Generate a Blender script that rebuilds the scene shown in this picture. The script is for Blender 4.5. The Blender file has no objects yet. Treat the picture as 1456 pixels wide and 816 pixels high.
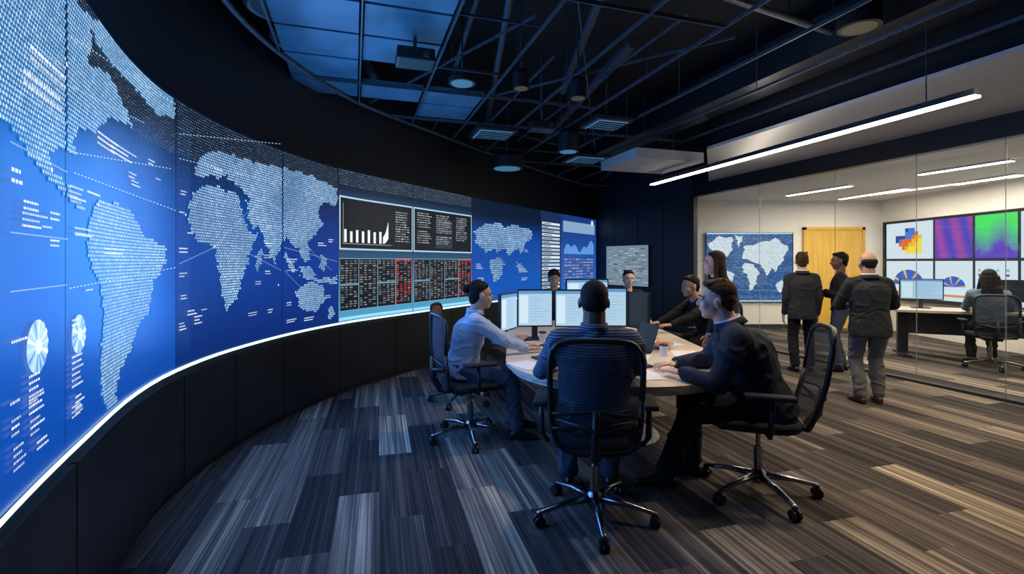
import bpy,bmesh,math,random
from mathutils import Vector as V, Matrix, noise as NZ_
random.seed(7)
SC=bpy.context.scene
C=SC.collection
F=700.;HZ=372.;CX=728.;CH=1.52
PI=math.pi
try:
    SC.view_settings.view_transform='Standard'
except Exception: pass
def fl(px,py,z=0.0):
    Y=F*(CH-z)/(py-HZ); return V(((px-CX)/F*Y,Y,z))
def at(px,Y,z): return V(((px-CX)/F*Y,Y,z))
# ---------------------------------------------------------------- materials
def nt(name):
    m=bpy.data.materials.new(name); m.use_nodes=True
    n=m.node_tree; return m,n,n.nodes,n.links,n.nodes['Principled BSDF']
def pmat(name,col,rough=.6,metal=0,var=.25,scale=18,bump=.15,spec=.4,alpha=None):
    m,n,N,L,b=nt(name)
    tc=N.new('ShaderNodeTexCoord'); no=N.new('ShaderNodeTexNoise'); no.inputs['Scale'].default_value=scale; no.inputs['Detail'].default_value=4
    L.new(tc.outputs['Object'],no.inputs['Vector'])
    r=N.new('ShaderNodeValToRGB'); L.new(no.outputs['Fac'],r.inputs['Fac'])
    r.color_ramp.elements[0].position=.3; r.color_ramp.elements[1].position=.7
    r.color_ramp.elements[0].color=tuple(c*(1-var) for c in col)+(1,)
    r.color_ramp.elements[1].color=tuple(min(1,c*(1+var)) for c in col)+(1,)
    L.new(r.outputs['Color'],b.inputs['Base Color'])
    b.inputs['Roughness'].default_value=rough; b.inputs['Metallic'].default_value=metal
    b.inputs['Specular IOR Level'].default_value=spec
    if bump>0:
        n2=N.new('ShaderNodeTexNoise'); n2.inputs['Scale'].default_value=scale*6; L.new(tc.outputs['Object'],n2.inputs['Vector'])
        bp=N.new('ShaderNodeBump'); bp.inputs['Strength'].default_value=bump; bp.inputs['Distance'].default_value=.01
        L.new(n2.outputs['Fac'],bp.inputs['Height']); L.new(bp.outputs['Normal'],b.inputs['Normal'])
    if alpha is not None:
        w=N.new('ShaderNodeTexWave'); w.bands_direction='Z'; w.inputs['Scale'].default_value=70; L.new(tc.outputs['Object'],w.inputs['Vector'])
        mr=N.new('ShaderNodeMapRange'); mr.inputs['To Min'].default_value=alpha; mr.inputs['To Max'].default_value=1.0; L.new(w.outputs['Fac'],mr.inputs['Value']); L.new(mr.outputs[0],b.inputs['Alpha'])
    return m
def emat(name,col,st,sample=True):
    m,n,N,L,b=nt(name)
    b.inputs['Base Color'].default_value=(.02,.02,.02,1)
    b.inputs['Emission Color'].default_value=(*col,1); b.inputs['Emission Strength'].default_value=st
    if not sample: m.cycles.emission_sampling='NONE'
    return m
def vmat(name,st,sample=True,rough=.35):
    m,n,N,L,b=nt(name)
    a=N.new('ShaderNodeAttribute'); a.attribute_name='Col'
    b.inputs['Base Color'].default_value=(.006,.006,.008,1); b.inputs['Roughness'].default_value=rough; b.inputs['Specular IOR Level'].default_value=.25
    L.new(a.outputs['Color'],b.inputs['Emission Color']); b.inputs['Emission Strength'].default_value=st
    if not sample: m.cycles.emission_sampling='NONE'
    return m
def stripemat(name,c1,c2,sc):
    m,n,N,L,b=nt(name)
    tc=N.new('ShaderNodeTexCoord'); w=N.new('ShaderNodeTexWave'); w.bands_direction='Z'; w.inputs['Scale'].default_value=sc; w.inputs['Distortion'].default_value=.6
    L.new(tc.outputs['Object'],w.inputs['Vector']); r=N.new('ShaderNodeValToRGB'); L.new(w.outputs['Fac'],r.inputs['Fac'])
    r.color_ramp.elements[0].color=(*c1,1); r.color_ramp.elements[1].color=(*c2,1); r.color_ramp.elements[0].position=.5; r.color_ramp.elements[1].position=.8
    L.new(r.outputs['Color'],b.inputs['Base Color']); b.inputs['Roughness'].default_value=.85
    return m
def carpet():
    m,n,N,L,b=nt('carpet')
    tc=N.new('ShaderNodeTexCoord'); mp=N.new('ShaderNodeMapping'); mp.vector_type='POINT'
    mp.inputs['Rotation'].default_value=(0,0,-math.atan(.27))
    L.new(tc.outputs['Object'],mp.inputs['Vector'])
    sx=N.new('ShaderNodeSeparateXYZ'); L.new(mp.outputs['Vector'],sx.inputs[0])
    def M(op,a,bv=None):
        k=N.new('ShaderNodeMath'); k.operation=op
        for i,v in enumerate((a,bv)):
            if v is None: continue
            if isinstance(v,(int,float)): k.inputs[i].default_value=v
            else: L.new(v,k.inputs[i])
        return k.outputs[0]
    v=M('MULTIPLY',sx.outputs['X'],1/.25); vf=M('FLOOR',v)
    off=M('MULTIPLY',vf,.37); u=M('ADD',M('MULTIPLY',sx.outputs['Y'],1/1.0),off); uf=M('FLOOR',u)
    cb=N.new('ShaderNodeCombineXYZ'); L.new(vf,cb.inputs[0]); L.new(uf,cb.inputs[1])
    wn=N.new('ShaderNodeTexWhiteNoise'); L.new(cb.outputs[0],wn.inputs['Vector'])
    def streak(fx,fy,zo):
        cs=N.new('ShaderNodeCombineXYZ'); L.new(M('MULTIPLY',sx.outputs['X'],fx),cs.inputs[0]); L.new(M('MULTIPLY',sx.outputs['Y'],fy),cs.inputs[1]); L.new(M('MULTIPLY',wn.outputs['Value'],zo),cs.inputs[2])
        ns=N.new('ShaderNodeTexNoise'); ns.inputs['Scale'].default_value=1; ns.inputs['Detail'].default_value=2; L.new(cs.outputs[0],ns.inputs['Vector']); return M('SUBTRACT',ns.outputs['Fac'],.5)
    fac=M('ADD',M('MULTIPLY',wn.outputs['Value'],.62),M('MULTIPLY',streak(110,.8,40),.95))
    fac=M('ADD',fac,M('MULTIPLY',streak(26,.4,17),.95))
    fac=M('ADD',fac,.15)
    r=N.new('ShaderNodeValToRGB'); L.new(fac,r.inputs['Fac']); e=r.color_ramp.elements
    e[0].position=.08; e[0].color=(.028,.026,.028,1); e[1].position=1; e[1].color=(.55,.45,.33,1)
    x=e.new(.38); x.color=(.068,.060,.058,1); x=e.new(.62); x.color=(.135,.113,.098,1); x=e.new(.8); x.color=(.26,.215,.165,1)
    L.new(r.outputs['Color'],b.inputs['Base Color']); b.inputs['Roughness'].default_value=1; b.inputs['Specular IOR Level'].default_value=.03
    n2=N.new('ShaderNodeTexNoise'); n2.inputs['Scale'].default_value=220; L.new(tc.outputs['Object'],n2.inputs['Vector'])
    bp=N.new('ShaderNodeBump'); bp.inputs['Strength'].default_value=.5; bp.inputs['Distance'].default_value=.006; L.new(n2.outputs['Fac'],bp.inputs['Height']); L.new(bp.outputs['Normal'],b.inputs['Normal'])
    return m
def glassmat():
    m=bpy.data.materials.new('clear_glass'); m.use_nodes=True; N=m.node_tree.nodes; L=m.node_tree.links
    N.remove(N['Principled BSDF']); o=N['Material Output']
    t=N.new('ShaderNodeBsdfTransparent'); t.inputs[0].default_value=(.95,.975,.985,1)
    g=N.new('ShaderNodeBsdfGlossy'); g.inputs['Roughness'].default_value=.02
    mx=N.new('ShaderNodeMixShader'); lw=N.new('ShaderNodeLayerWeight'); lw.inputs[0].default_value=.5
    p=N.new('ShaderNodeMath'); p.operation='POWER'; p.inputs[1].default_value=4; L.new(lw.outputs['Facing'],p.inputs[0])
    q=N.new('ShaderNodeMath'); q.operation='MULTIPLY_ADD'; q.inputs[1].default_value=.3; q.inputs[2].default_value=.035; L.new(p.outputs[0],q.inputs[0])
    L.new(q.outputs[0],mx.inputs[0]); L.new(t.outputs[0],mx.inputs[1]); L.new(g.outputs[0],mx.inputs[2]); L.new(mx.outputs[0],o.inputs[0])
    return m
def woodmat(name,c1,c2,axis='Z'):
    m,n,N,L,b=nt(name)
    tc=N.new('ShaderNodeTexCoord'); mp=N.new('ShaderNodeMapping'); mp.inputs['Scale'].default_value=(14,14,.9) if axis=='Z' else (1,14,14)
    L.new(tc.outputs['Object'],mp.inputs[0]); no=N.new('ShaderNodeTexNoise'); no.inputs['Scale'].default_value=1.5; no.inputs['Detail'].default_value=5; L.new(mp.outputs[0],no.inputs['Vector'])
    r=N.new('ShaderNodeValToRGB'); L.new(no.outputs['Fac'],r.inputs['Fac']); r.color_ramp.elements[0].position=.3; r.color_ramp.elements[1].position=.7
    r.color_ramp.elements[0].color=(*c1,1); r.color_ramp.elements[1].color=(*c2,1)
    L.new(r.outputs['Color'],b.inputs['Base Color']); b.inputs['Roughness'].default_value=.4
    return m
MT={}
MT['black']=pmat('black_fabric',(.018,.02,.026),.85)
MT['blackp']=pmat('black_plastic',(.014,.015,.018),.42,bump=.03)
MT['mesh']=pmat('chair_mesh',(.022,.030,.05),.8,scale=60,alpha=.55)
MT['chrome']=pmat('chrome',(.27,.275,.29),.26,1,var=.05,bump=0)
MT['metald']=pmat('dark_metal',(.06,.065,.07),.4,.6,bump=0)
MT['joint']=pmat('glass_joint_silicone',(.22,.22,.22),.5,bump=0)
MT['rail']=pmat('grid_rail',(.085,.10,.12),.45,.5,bump=0)
MT['wall']=pmat('black_wall',(.012,.014,.018),.55,bump=.05)
MT['panel']=pmat('dark_wall_panel',(.016,.018,.024),.38,bump=.03,scale=3)
MT['navy']=pmat('navy_wall',(.012,.022,.04),.5,bump=.05)
MT['ceil']=pmat('black_ceiling',(.006,.007,.009),.9)
MT['soff']=pmat('soffit_white',(.46,.445,.42),.8,var=.05)
MT['white']=pmat('white_paint',(.82,.77,.68),.8,var=.04,bump=.04)
MT['ceilw']=pmat('white_ceiling',(.70,.68,.64),.85,var=.04)
MT['tile']=pmat('blue_lit_ceiling_tile',(.06,.15,.22),.35,var=.35,scale=2.5)  # blue light falling on the tiles is put into their colour
MT['table']=woodmat('pale_wood',(.60,.48,.36),(.72,.60,.47),'X')
MT['tedge']=pmat('white_laminate',(.6,.58,.55),.4,bump=0)
MT['door']=woodmat('yellow_wood_door',(.66,.36,.03),(.80,.48,.06))
MT['desk']=woodmat('light_desk',(.45,.38,.30),(.55,.48,.38),'X')
MT['paper']=pmat('paper',(.75,.74,.72),.9,var=.04,bump=0)
MT['book']=pmat('dark_cover',(.03,.035,.05),.5)
MT['food']=pmat('orange_food',(.65,.22,.05),.6,var=.5,scale=60)
MT['bowl']=pmat('ceramic',(.6,.58,.55),.25,bump=0)
MT['tan']=pmat('tan_fabric',(.16,.11,.075),.85)
MT['glass']=glassmat(); MT['carpet']=carpet()
MT['scr']=vmat('screen_surface',1.0); MT['scrd']=vmat('screen_graphics',1.0,False)
MT['led']=emat('led_edge',(.55,.85,1),2.2)
MT['lin']=emat('linear_light',(1,.93,.82),9)
MT['lin2']=emat('office_light',(1,.92,.8),12)
MT['lens']=emat('blue_glow',(.12,.42,.8),.35,False)
MT['warm']=emat('warm_lens',(1,.75,.4),.05,False)
MT['eye']=pmat('eye_white',(.5,.47,.45),.3,bump=0,var=.02); MT['iris']=pmat('iris',(.03,.018,.01),.2,bump=0)
SK=dict(light=pmat('skin_light',(.62,.38,.28),.5,var=.08,bump=.03),tan=pmat('skin_tan',(.42,.25,.17),.5,var=.08,bump=.03),dark=pmat('skin_dark',(.15,.078,.05),.45,var=.1,bump=.03))
def hmat(name,col):
    m,n,N,L,b=nt(name); tc=N.new('ShaderNodeTexCoord'); mp=N.new('ShaderNodeMapping'); mp.inputs['Scale'].default_value=(220,220,26); L.new(tc.outputs['Object'],mp.inputs[0])
    no=N.new('ShaderNodeTexNoise'); no.inputs['Scale'].default_value=1; no.inputs['Detail'].default_value=3; L.new(mp.outputs[0],no.inputs['Vector'])
    r=N.new('ShaderNodeValToRGB'); L.new(no.outputs['Fac'],r.inputs['Fac']); r.color_ramp.elements[0].position=.35; r.color_ramp.elements[1].position=.7
    r.color_ramp.elements[0].color=tuple(c*.4 for c in col)+(1,); r.color_ramp.elements[1].color=tuple(c*1.8 for c in col)+(1,); L.new(r.outputs['Color'],b.inputs['Base Color'])
    b.inputs['Roughness'].default_value=.7; b.inputs['Specular IOR Level'].default_value=.15; bp=N.new('ShaderNodeBump'); bp.inputs['Strength'].default_value=.6; bp.inputs['Distance'].default_value=.005; L.new(no.outputs['Fac'],bp.inputs['Height']); L.new(bp.outputs['Normal'],b.inputs['Normal']); return m
HR=dict(black=hmat('hair_black',(.010,.008,.008)),brown=hmat('hair_brown',(.050,.026,.014)),grey=hmat('hair_short_dark',(.016,.012,.010)))
def cmat(n,c,r=.85): return pmat(n,c,r,var=.06,scale=30,bump=.1,spec=.2)
CL=dict(blue=cmat('shirt_light_blue',(.36,.45,.60)),navy=cmat('suit_navy',(.020,.028,.052)),char=cmat('suit_charcoal',(.026,.028,.032)),
 grey=cmat('trousers_grey',(.13,.13,.135)),slate=cmat('trousers_slate',(.05,.07,.11)),black=cmat('cloth_black',(.014,.014,.017)),
 pale=cmat('shirt_pale_blue',(.16,.22,.28)),white=cmat('shirt_white',(.7,.7,.72)),
 stripe=stripemat('striped_shirt',(.025,.045,.085),(.15,.22,.32),20),shoe=pmat('black_leather',(.012,.012,.013),.3,bump=.05),brown=pmat('brown_leather',(.05,.028,.018),.35,bump=.05))
# ---------------------------------------------------------------- mesh helpers
def link(name,me,mat,parent=None,loc=None):
    o=bpy.data.objects.new(name,me); C.objects.link(o)
    if mat is not None:
        for m in (mat if isinstance(mat,(list,tuple)) else [mat]): me.materials.append(m)
    if parent is not None: o.parent=parent
    if loc is not None: o.location=loc
    return o
def obj(name,bm,mat,parent=None,smooth=False,world=False,loc=None):
    if world and parent is not None: bm.transform(rootmat(parent).inverted())
    me=bpy.data.meshes.new(name); bmesh.ops.recalc_face_normals(bm,faces=bm.faces); bm.to_mesh(me); bm.free()
    if smooth:
        for p in me.polygons: p.use_smooth=True
    return link(name,me,mat,parent,loc)
def rootmat(o):
    m=Matrix.Translation(o.location)@o.rotation_euler.to_matrix().to_4x4()
    return m
def thing(name,label,cat,loc=(0,0,0),rz=0,group=None):
    o=bpy.data.objects.new(name,None); C.objects.link(o); o.location=loc; o.rotation_euler=(0,0,rz); o.empty_display_size=.1
    o['label']=label; o['category']=cat
    if group: o['group']=group
    return o
def tag(o,label,cat,group=None):
    o['label']=label; o['category']=cat
    if group: o['group']=group
    return o
def struct(o): o['kind']='structure'; return o
def NB(): return bmesh.new()
def box(bm,x0,x1,y0,y1,z0,z1,bev=0,M=None):
    b2=bmesh.new() 
    r=bmesh.ops.create_cube(b2,size=1)
    for v in b2.verts: v.co=V(((x0+x1)/2+v.co.x*(x1-x0),(y0+y1)/2+v.co.y*(y1-y0),(z0+z1)/2+v.co.z*(z1-z0)))
    if bev>0: bmesh.ops.bevel(b2,geom=b2.edges[:],offset=bev,segments=2,affect='EDGES',profile=.7)
    if M is not None: b2.transform(M)
    merge(bm,b2)
def merge(bm,b2):
    mp={}
    for v in b2.verts: mp[v]=bm.verts.new(v.co)
    for f in b2.faces:
        try: bm.faces.new([mp[v] for v in f.verts])
        except ValueError: pass
    b2.free()
def loft(bm,rings,seg=14,cap=True):
    rs=[]
    for c,ax,ay in rings:
        rs.append([bm.verts.new(c+ax*math.cos(2*PI*i/seg)+ay*math.sin(2*PI*i/seg)) for i in range(seg)])
    for a,b in zip(rs[:-1],rs[1:]):
        for i in range(seg): bm.faces.new((a[i],a[(i+1)%seg],b[(i+1)%seg],b[i]))
    if cap: bm.faces.new(rs[0][::-1]); bm.faces.new(rs[-1])
def frame(d):
    d=d.normalized(); h=V((0,0,1)) if abs(d.z)<.9 else V((0,1,0)); x=d.cross(h).normalized(); return x,d.cross(x).normalized()
def cap(bm,a,b,ra,rb,seg=12):
    a=V(a);b=V(b); d=(b-a); 
    if d.length<1e-5: d=V((0,0,1e-4))
    dn=d.normalized(); x,y=frame(dn); R=[]
    for t in (80,55,28): 
        t=math.radians(t); R.append((a-dn*ra*math.sin(t),x*ra*math.cos(t),y*ra*math.cos(t)))
    R.append((a,x*ra,y*ra)); R.append((b,x*rb,y*rb))
    for t in (28,55,80):
        t=math.radians(t); R.append((b+dn*rb*math.sin(t),x*rb*math.cos(t),y*rb*math.cos(t)))
    loft(bm,R,seg)
def cyl(bm,a,b,ra,rb=None,seg=16):
    a=V(a);b=V(b); rb=ra if rb is None else rb; x,y=frame(b-a); loft(bm,[(a,x*ra,y*ra),(b,x*rb,y*rb)],seg)
def tube(bm,pts,r,seg=8):
    pts=[V(p) for p in pts]; R=[]
    for i,p in enumerate(pts):
        d=(pts[min(i+1,len(pts)-1)]-pts[max(i-1,0)]); x,y=frame(d); rr=r[i] if isinstance(r,(list,tuple)) else r
        if R and R[-1][1].dot(x)<0: x,y=-x,-y
        R.append((p,x*rr,y*rr))
    loft(bm,R,seg)
def ell(bm,c,r,M=None,seg=16):
    b2=bmesh.new(); bmesh.ops.create_uvsphere(b2,u_segments=seg,v_segments=seg//2+2,radius=1)
    m=Matrix.Diagonal((r[0],r[1],r[2],1)); 
    b2.transform(Matrix.Translation(V(c))@m)
    if M is not None: b2.transform(M)
    merge(bm,b2)
def lathe(bm,prof,c=(0,0,0),seg=24):
    c=V(c); loft(bm,[(c+V((0,0,z)),V((max(r,1e-4),0,0)),V((0,max(r,1e-4),0))) for r,z in prof],seg)
def prism(bm,pts,z0,z1):
    a=[bm.verts.new((p[0],p[1],z0)) for p in pts]; b=[bm.verts.new((p[0],p[1],z1)) for p in pts]; n=len(pts)
    for i in range(n): bm.faces.new((a[i],a[(i+1)%n],b[(i+1)%n],b[i]))
    bm.faces.new(a[::-1]); bm.faces.new(b)
_dt2=bpy.data.textures.new('hairfold','CLOUDS'); _dt2.noise_scale=.02
def remesh(bm,vox,sm=3,disp=0,tex=None,folds=0):
    me=bpy.data.meshes.new('t'); bmesh.ops.recalc_face_normals(bm,faces=bm.faces); bm.to_mesh(me); bm.free(); o=bpy.data.objects.new('t',me); C.objects.link(o)
    m=o.modifiers.new('r','REMESH'); m.mode='VOXEL'; m.voxel_size=vox; m.use_smooth_shade=True
    if sm:
        s=o.modifiers.new('s','SMOOTH'); s.factor=.5; s.iterations=sm
    if disp:
        d=o.modifiers.new('d','DISPLACE'); d.texture=tex; d.strength=disp; d.mid_level=.5; d.texture_coords='LOCAL'
    dg=bpy.context.evaluated_depsgraph_get(); dg.update()
    r=bpy.data.meshes.new_from_object(o.evaluated_get(dg)); bpy.data.objects.remove(o); bpy.data.meshes.remove(me)
    if folds:
        ns=[v.normal.copy() for v in r.vertices]; off=V((random.random()*9,random.random()*9,random.random()*9))
        for v,n in zip(r.vertices,ns):
            p=v.co; q=V((p.x*5.5,p.y*5.5,p.z*8.5))+off; w=NZ_.noise(q*.6); q=q+V((w,w*.7,-w))*1.2
            a=1-abs(NZ_.noise(q))*3.2; b=NZ_.noise(p*4+off)
            v.co=p+n*folds*(max(0,a)**1.6*.9*(.5+.8*max(0,b+.4))-.25+b*.5)
    for p in r.polygons: p.use_smooth=True
    return r
# ---------------------------------------------------------------- the video wall curve
CP=[(-1.1,.8),(-1.43,1.376),(-1.72,1.95),(-2.02,2.6),(-2.2,3.2),(-2.27,3.95),(-2.18,4.9),(-1.92,5.8),(-1.42,6.78),(-.68,8.15),(.3,9.8),(1.3,11.35),(2.2,12.7)]
def cr(p0,p1,p2,p3,t):
    return .5*((2*p1)+(p2-p0)*t+(2*p0-5*p1+4*p2-p3)*t*t+(3*p1-p0-3*p2+p3)*t**3)
PL=[]
_c=[V(p) for p in CP]
for i in range(len(_c)-1):
    p0=_c[i-1] if i else _c[0]*2-_c[1]; p3=_c[i+2] if i+2<len(_c) else _c[-1]*2-_c[-2]
    for k in range(12): PL.append(cr(p0,_c[i],_c[i+1],p3,k/12))
PL.append(_c[-1]); SL=[0]
for a,b in zip(PL[:-1],PL[1:]): SL.append(SL[-1]+(b-a).length)
SMAX=SL[-1]; PXL=[CX+F*p.x/p.y for p in PL]
import bisect
def W(s,z,off=0):
    i=min(max(bisect.bisect_right(SL,s)-1,0),len(PL)-2); t=(s-SL[i])/(SL[i+1]-SL[i]); p=PL[i].lerp(PL[i+1],t)
    def tn(j): return (PL[min(j+1,len(PL)-1)]-PL[max(j-1,0)]).normalized()
    d=tn(i).lerp(tn(i+1),t).normalized(); n=V((d.y,-d.x)); p=p+n*off
    return V((p.x,p.y,z))
def s_of(px):
    i=min(max(bisect.bisect_right(PXL,px)-1,0),len(PL)-2); t=(px-PXL[i])/(PXL[i+1]-PXL[i]); return SL[i]+t*(SL[i+1]-SL[i])
def z_of(px,py): return CH+(HZ-py)*W(s_of(px),0).y/F
def pxpy(s,z): p=W(s,z); return CX+F*p.x/p.y, HZ-(p.z-CH)*F/p.y
class CM:
    def __init__(s): s.v=[];s.f=[];s.c=[]
    def poly(s,pts,col):
        n=len(s.v); s.v+= [tuple(p) for p in pts]; s.f.append(tuple(range(n,n+len(pts)))); s.c+=[tuple(col)+(1,)]*len(pts)
    def build(s,name,parent,mat):
        if not s.v: return None
        off=parent.location if parent is not None else V((0,0,0))
        me=bpy.data.meshes.new(name); me.from_pydata([tuple(V(p)-off) for p in s.v],[],s.f)
        a=me.color_attributes.new('Col','FLOAT_COLOR','POINT')
        for i,c in enumerate(s.c): a.data[i].color=c
        return link(name,me,mat,parent)
    def wrect(s,s0,s1,z0,z1,col,off=.004):
        n=max(1,int((s1-s0)/.12)+0)
        for k in range(n):
            a=s0+(s1-s0)*k/n; b=s0+(s1-s0)*(k+1)/n
            s.poly([W(a,z0,off),W(b,z0,off),W(b,z1,off),W(a,z1,off)],col)
    def wdot(s,ss,z,r,col,off=.005,n=6):
        s.poly([W(ss+r*math.cos(2*PI*k/n),z+r*math.sin(2*PI*k/n),off) for k in range(n)],col)
def inside(p,poly):
    x,y=p; r=False; j=len(poly)-1
    for i in range(len(poly)):
        xi,yi=poly[i]; xj,yj=poly[j]
        if (yi>y)!=(yj>y) and x<(xj-xi)*(y-yi)/(yj-yi)+xi: r=not r
        j=i
    return r
ZB,ZT,ZC=.82,2.59,4.0
def glassX(Y): return 5.40-.3214*(Y-5.19)
# ---------------------------------------------------------------- setting
bm=NB(); prism(bm,[(-5,-2.5),(9.2,-2.5),(9.2,14.6),(-5,14.6)],-.12,0); struct(obj('floor',bm,MT['carpet']))
bm=NB(); prism(bm,[(-5,-2.5),(9.2,-2.5),(9.2,14.6),(-5,14.6)],ZC,ZC+.12); struct(obj('ceiling',bm,MT['ceil']))
bm=NB()
N_=90; ss=[SMAX*i/N_ for i in range(N_+1)]
rows=[[bm.verts.new(W(s,z,o)) for s in ss] for z,o in ((0,0),(ZC,0),(ZC,-.2),(0,-.2))]
for a,b in ((0,1),(1,2),(2,3),(3,0)):
    for i in range(N_): bm.faces.new((rows[a][i],rows[a][i+1],rows[b][i+1],rows[b][i]))
wl=struct(obj('wall_left',bm,MT['wall'],smooth=False))
seams=[-230,-60,95,255,330,400,480,560,640,715,780,846]
for a,b in zip(seams[:-1],seams[1:]):
    s0=s_of(a)+.006; s1=s_of(b)-.006; bm=NB(); n=6
    for z0,z1 in ((.06,ZB-.06),):
        r=[[bm.verts.new(W(s0+(s1-s0)*i/n,z,o)) for i in range(n+1)] for z,o in ((z0,.0),(z0,.03),(z1,.03),(z1,.0))]
        for p,q in ((0,1),(1,2),(2,3)):
            for i in range(n): bm.faces.new((r[p][i],r[p][i+1],r[q][i+1],r[q][i]))
        for i in (0,n): bm.faces.new([r[k][i] for k in range(4)])
    obj('lower_panel',bm,MT['panel'],wl)
def wallseg(name,a,b,z0,z1,th,mat):
    a=V((a[0],a[1],0)); b=V((b[0],b[1],0)); d=(b-a).normalized(); n=V((d.y,-d.x,0))*th
    bm=NB(); prism(bm,[a,b,b+n,a+n],z0,z1); return struct(obj(name,bm,mat))
GA=(glassX(1.0),1.0); GB=(glassX(10.26),10.26)
wallseg('wall_far',(2.12,12.75),GB,0,ZC,-.12,MT['navy'])
wallseg('trim_1',GB,GA,2.87,3.16,-.14,MT['blackp'])
wallseg('trim_2',GB,GA,0,.03,-.06,MT['metald'])
wallseg('wall_header',GB,GA,3.16,ZC,-.12,MT['ceil'])
fw=bpy.data.objects['wall_far']
da=V((2.12,12.75,0)); db=V((GB[0],GB[1],0)); dd=(db-da).normalized(); dn=V((-dd.y,dd.x,0))*-1
if dn.x>0: dn=-dn
Lf=(db-da).length
for k in range(4):
    for z0,z1 in ((.05,1.5),(1.52,2.85),(2.87,3.9)):
        a=da+dd*(Lf*k/4+.01); b=da+dd*(Lf*(k+1)/4-.01); bm=NB(); prism(bm,[a,b,b+dn*.02,a+dn*.02],z0,z1); obj('facing_panel',bm,MT['navy'],fw)
bm=NB(); p=V((GB[0],GB[1],0)); prism(bm,[p+dd*-.12+dn*.03,p+dd*.04+dn*.03,p+dd*.04-dn*.1,p+dd*-.12-dn*.1],0,3.16); struct(obj('trim_3',bm,MT['blackp']))
def gline(Y,off): return (glassX(Y)-off,Y)
bm=NB(); prism(bm,[gline(-2,2.02),gline(7.04,2.02),gline(9.8,.0),gline(-2,0)],3.12,3.16); struct(obj('trim_4',bm,MT['soff']))
bm=NB(); prism(bm,[gline(-2,1.9),gline(7.04,1.9),gline(9.6,.1),gline(-2,.1)],3.16,ZC); struct(obj('trim_5',bm,MT['ceil']))
bm=NB(); prism(bm,[gline(-2,2.75),gline(9.6,2.75),gline(9.6,2.25),gline(-2,2.25)],3.45,3.8); struct(obj('trim_6',bm,MT['panel']))
XW=8.4;YW=11.2
bm=NB(); prism(bm,[(3.3,YW),(XW+.15,YW),(XW+.15,YW+.15),(3.3,YW+.15)],0,3.1); struct(obj('wall_back',bm,MT['white']))
bm=NB(); prism(bm,[(XW,0),(XW+.15,0),(XW+.15,YW),(XW,YW)],0,3.1); struct(obj('wall_right',bm,MT['white']))
bm=NB(); prism(bm,[(glassX(0)+.1,0),(XW,0),(XW,YW),(glassX(YW)+.1,YW)],2.9,3.0); struct(obj('ceiling.001',bm,MT['ceilw']))
bm=NB(); prism(bm,[(glassX(YW)+.2,YW-.015),(XW,YW-.015),(XW,YW),(glassX(YW)+.2,YW)],0,.1); struct(obj('baseboard_back',bm,MT['metald']))
ys=[10.2,8.6,7.25,6.2,5.35,3.6,1.9]
for k,(a,b) in enumerate(zip(ys[:-1],ys[1:])):
    A=V((glassX(a)+.02,a-.01,0)); B=V((glassX(b)+.02,b+.01,0)); d=(B-A).normalized(); n=V((-d.y,d.x,0))*.012
    bm=NB(); prism(bm,[A,B,B+n,A+n],.03,2.87)
    w=obj('window_%d'%(k+1),bm,MT['glass']); struct(w)
    bm=NB(); prism(bm,[B+d*.002,B+d*.007,B+d*.007+n*.6,B+d*.002+n*.6],.03,2.87); obj('glass_joint',bm,MT['joint'],w)
bm=NB(); dx0,dx1=6.66,7.93
prism(bm,[(dx0,YW-.05),(dx1,YW-.05),(dx1,YW-.001),(dx0,YW-.001)],0.01,2.24); d_=obj('door_1',bm,MT['door']); struct(d_)
bm=NB()
for x0,x1,z0,z1 in ((dx0-.06,dx0,0,2.3),(dx1,dx1+.06,0,2.3),(dx0-.06,dx1+.06,2.24,2.3)): box(bm,x0,x1,YW-.07,YW-.001,z0,z1)
obj('door_frame',bm,MT['door'],d_)
bm=NB(); cyl(bm,(dx1-.12,YW-.12,1.0),(dx1-.24,YW-.12,1.0),.012); cyl(bm,(dx1-.12,YW-.12,1.0),(dx1-.12,YW-.04,1.0),.012); obj('door_handle',bm,MT['chrome'],d_)
# ---------------------------------------------------------------- video wall screens
NA=[(-60,-40),(95,-10),(118,25),(125,55),(118,88),(150,105),(172,150),(185,182),(150,165),(130,187),(105,180),(95,203),(102,220),(75,208),(60,218),(66,242),(90,262),(105,285),(118,296),(103,296),(85,278),(60,252),(35,225),(15,190),(-20,160),(-60,130)]
GL=[(112,15),(165,50),(208,88),(243,132),(246,168),(215,160),(195,132),(160,98),(132,62)]
SA=[(133,285),(165,290),(185,305),(200,335),(230,350),(232,372),(215,400),(207,440),(190,468),(180,500),(165,530),(158,560),(166,578),(150,590),(138,560),(137,510),(142,450),(135,400),(118,365),(118,330),(124,300)]
AF=[(270,277),(282,266),(300,263),(318,271),(333,273),(339,287),(344,312),(350,327),(364,332),(353,357),(349,378),(340,400),(334,424),(320,441),(313,420),(308,385),(302,352),(290,345),(275,342),(264,316),(265,292)]
EU=[(272,247),(279,226),(298,214),(322,218),(345,226),(365,232),(400,238),(440,250),(478,268),(478,292),(460,288),(449,298),(457,318),(446,334),(436,346),(440,368),(431,372),(422,356),(414,346),(405,338),(396,350),(387,377),(379,354),(371,334),(366,322),(358,324),(352,316),(349,296),(352,284),(340,266),(326,258),(318,248),(309,256),(298,246),(286,253)]
AU=[(418,415),(436,400),(457,404),(461,425),(446,444),(424,438)]
MD=[(366,352),(372,360),(366,388),(360,378)]
I1=[(404,358),(418,380),(416,388),(402,368)]; I2=[(425,380),(440,378),(446,392),(430,396)]; I3=[(420,392),(462,396),(478,392),(478,404),(455,402)]; I4=[(456,360),(463,370),(460,388),(452,376)]; NZ=[(464,440),(472,432),(474,446),(466,456)]
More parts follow.
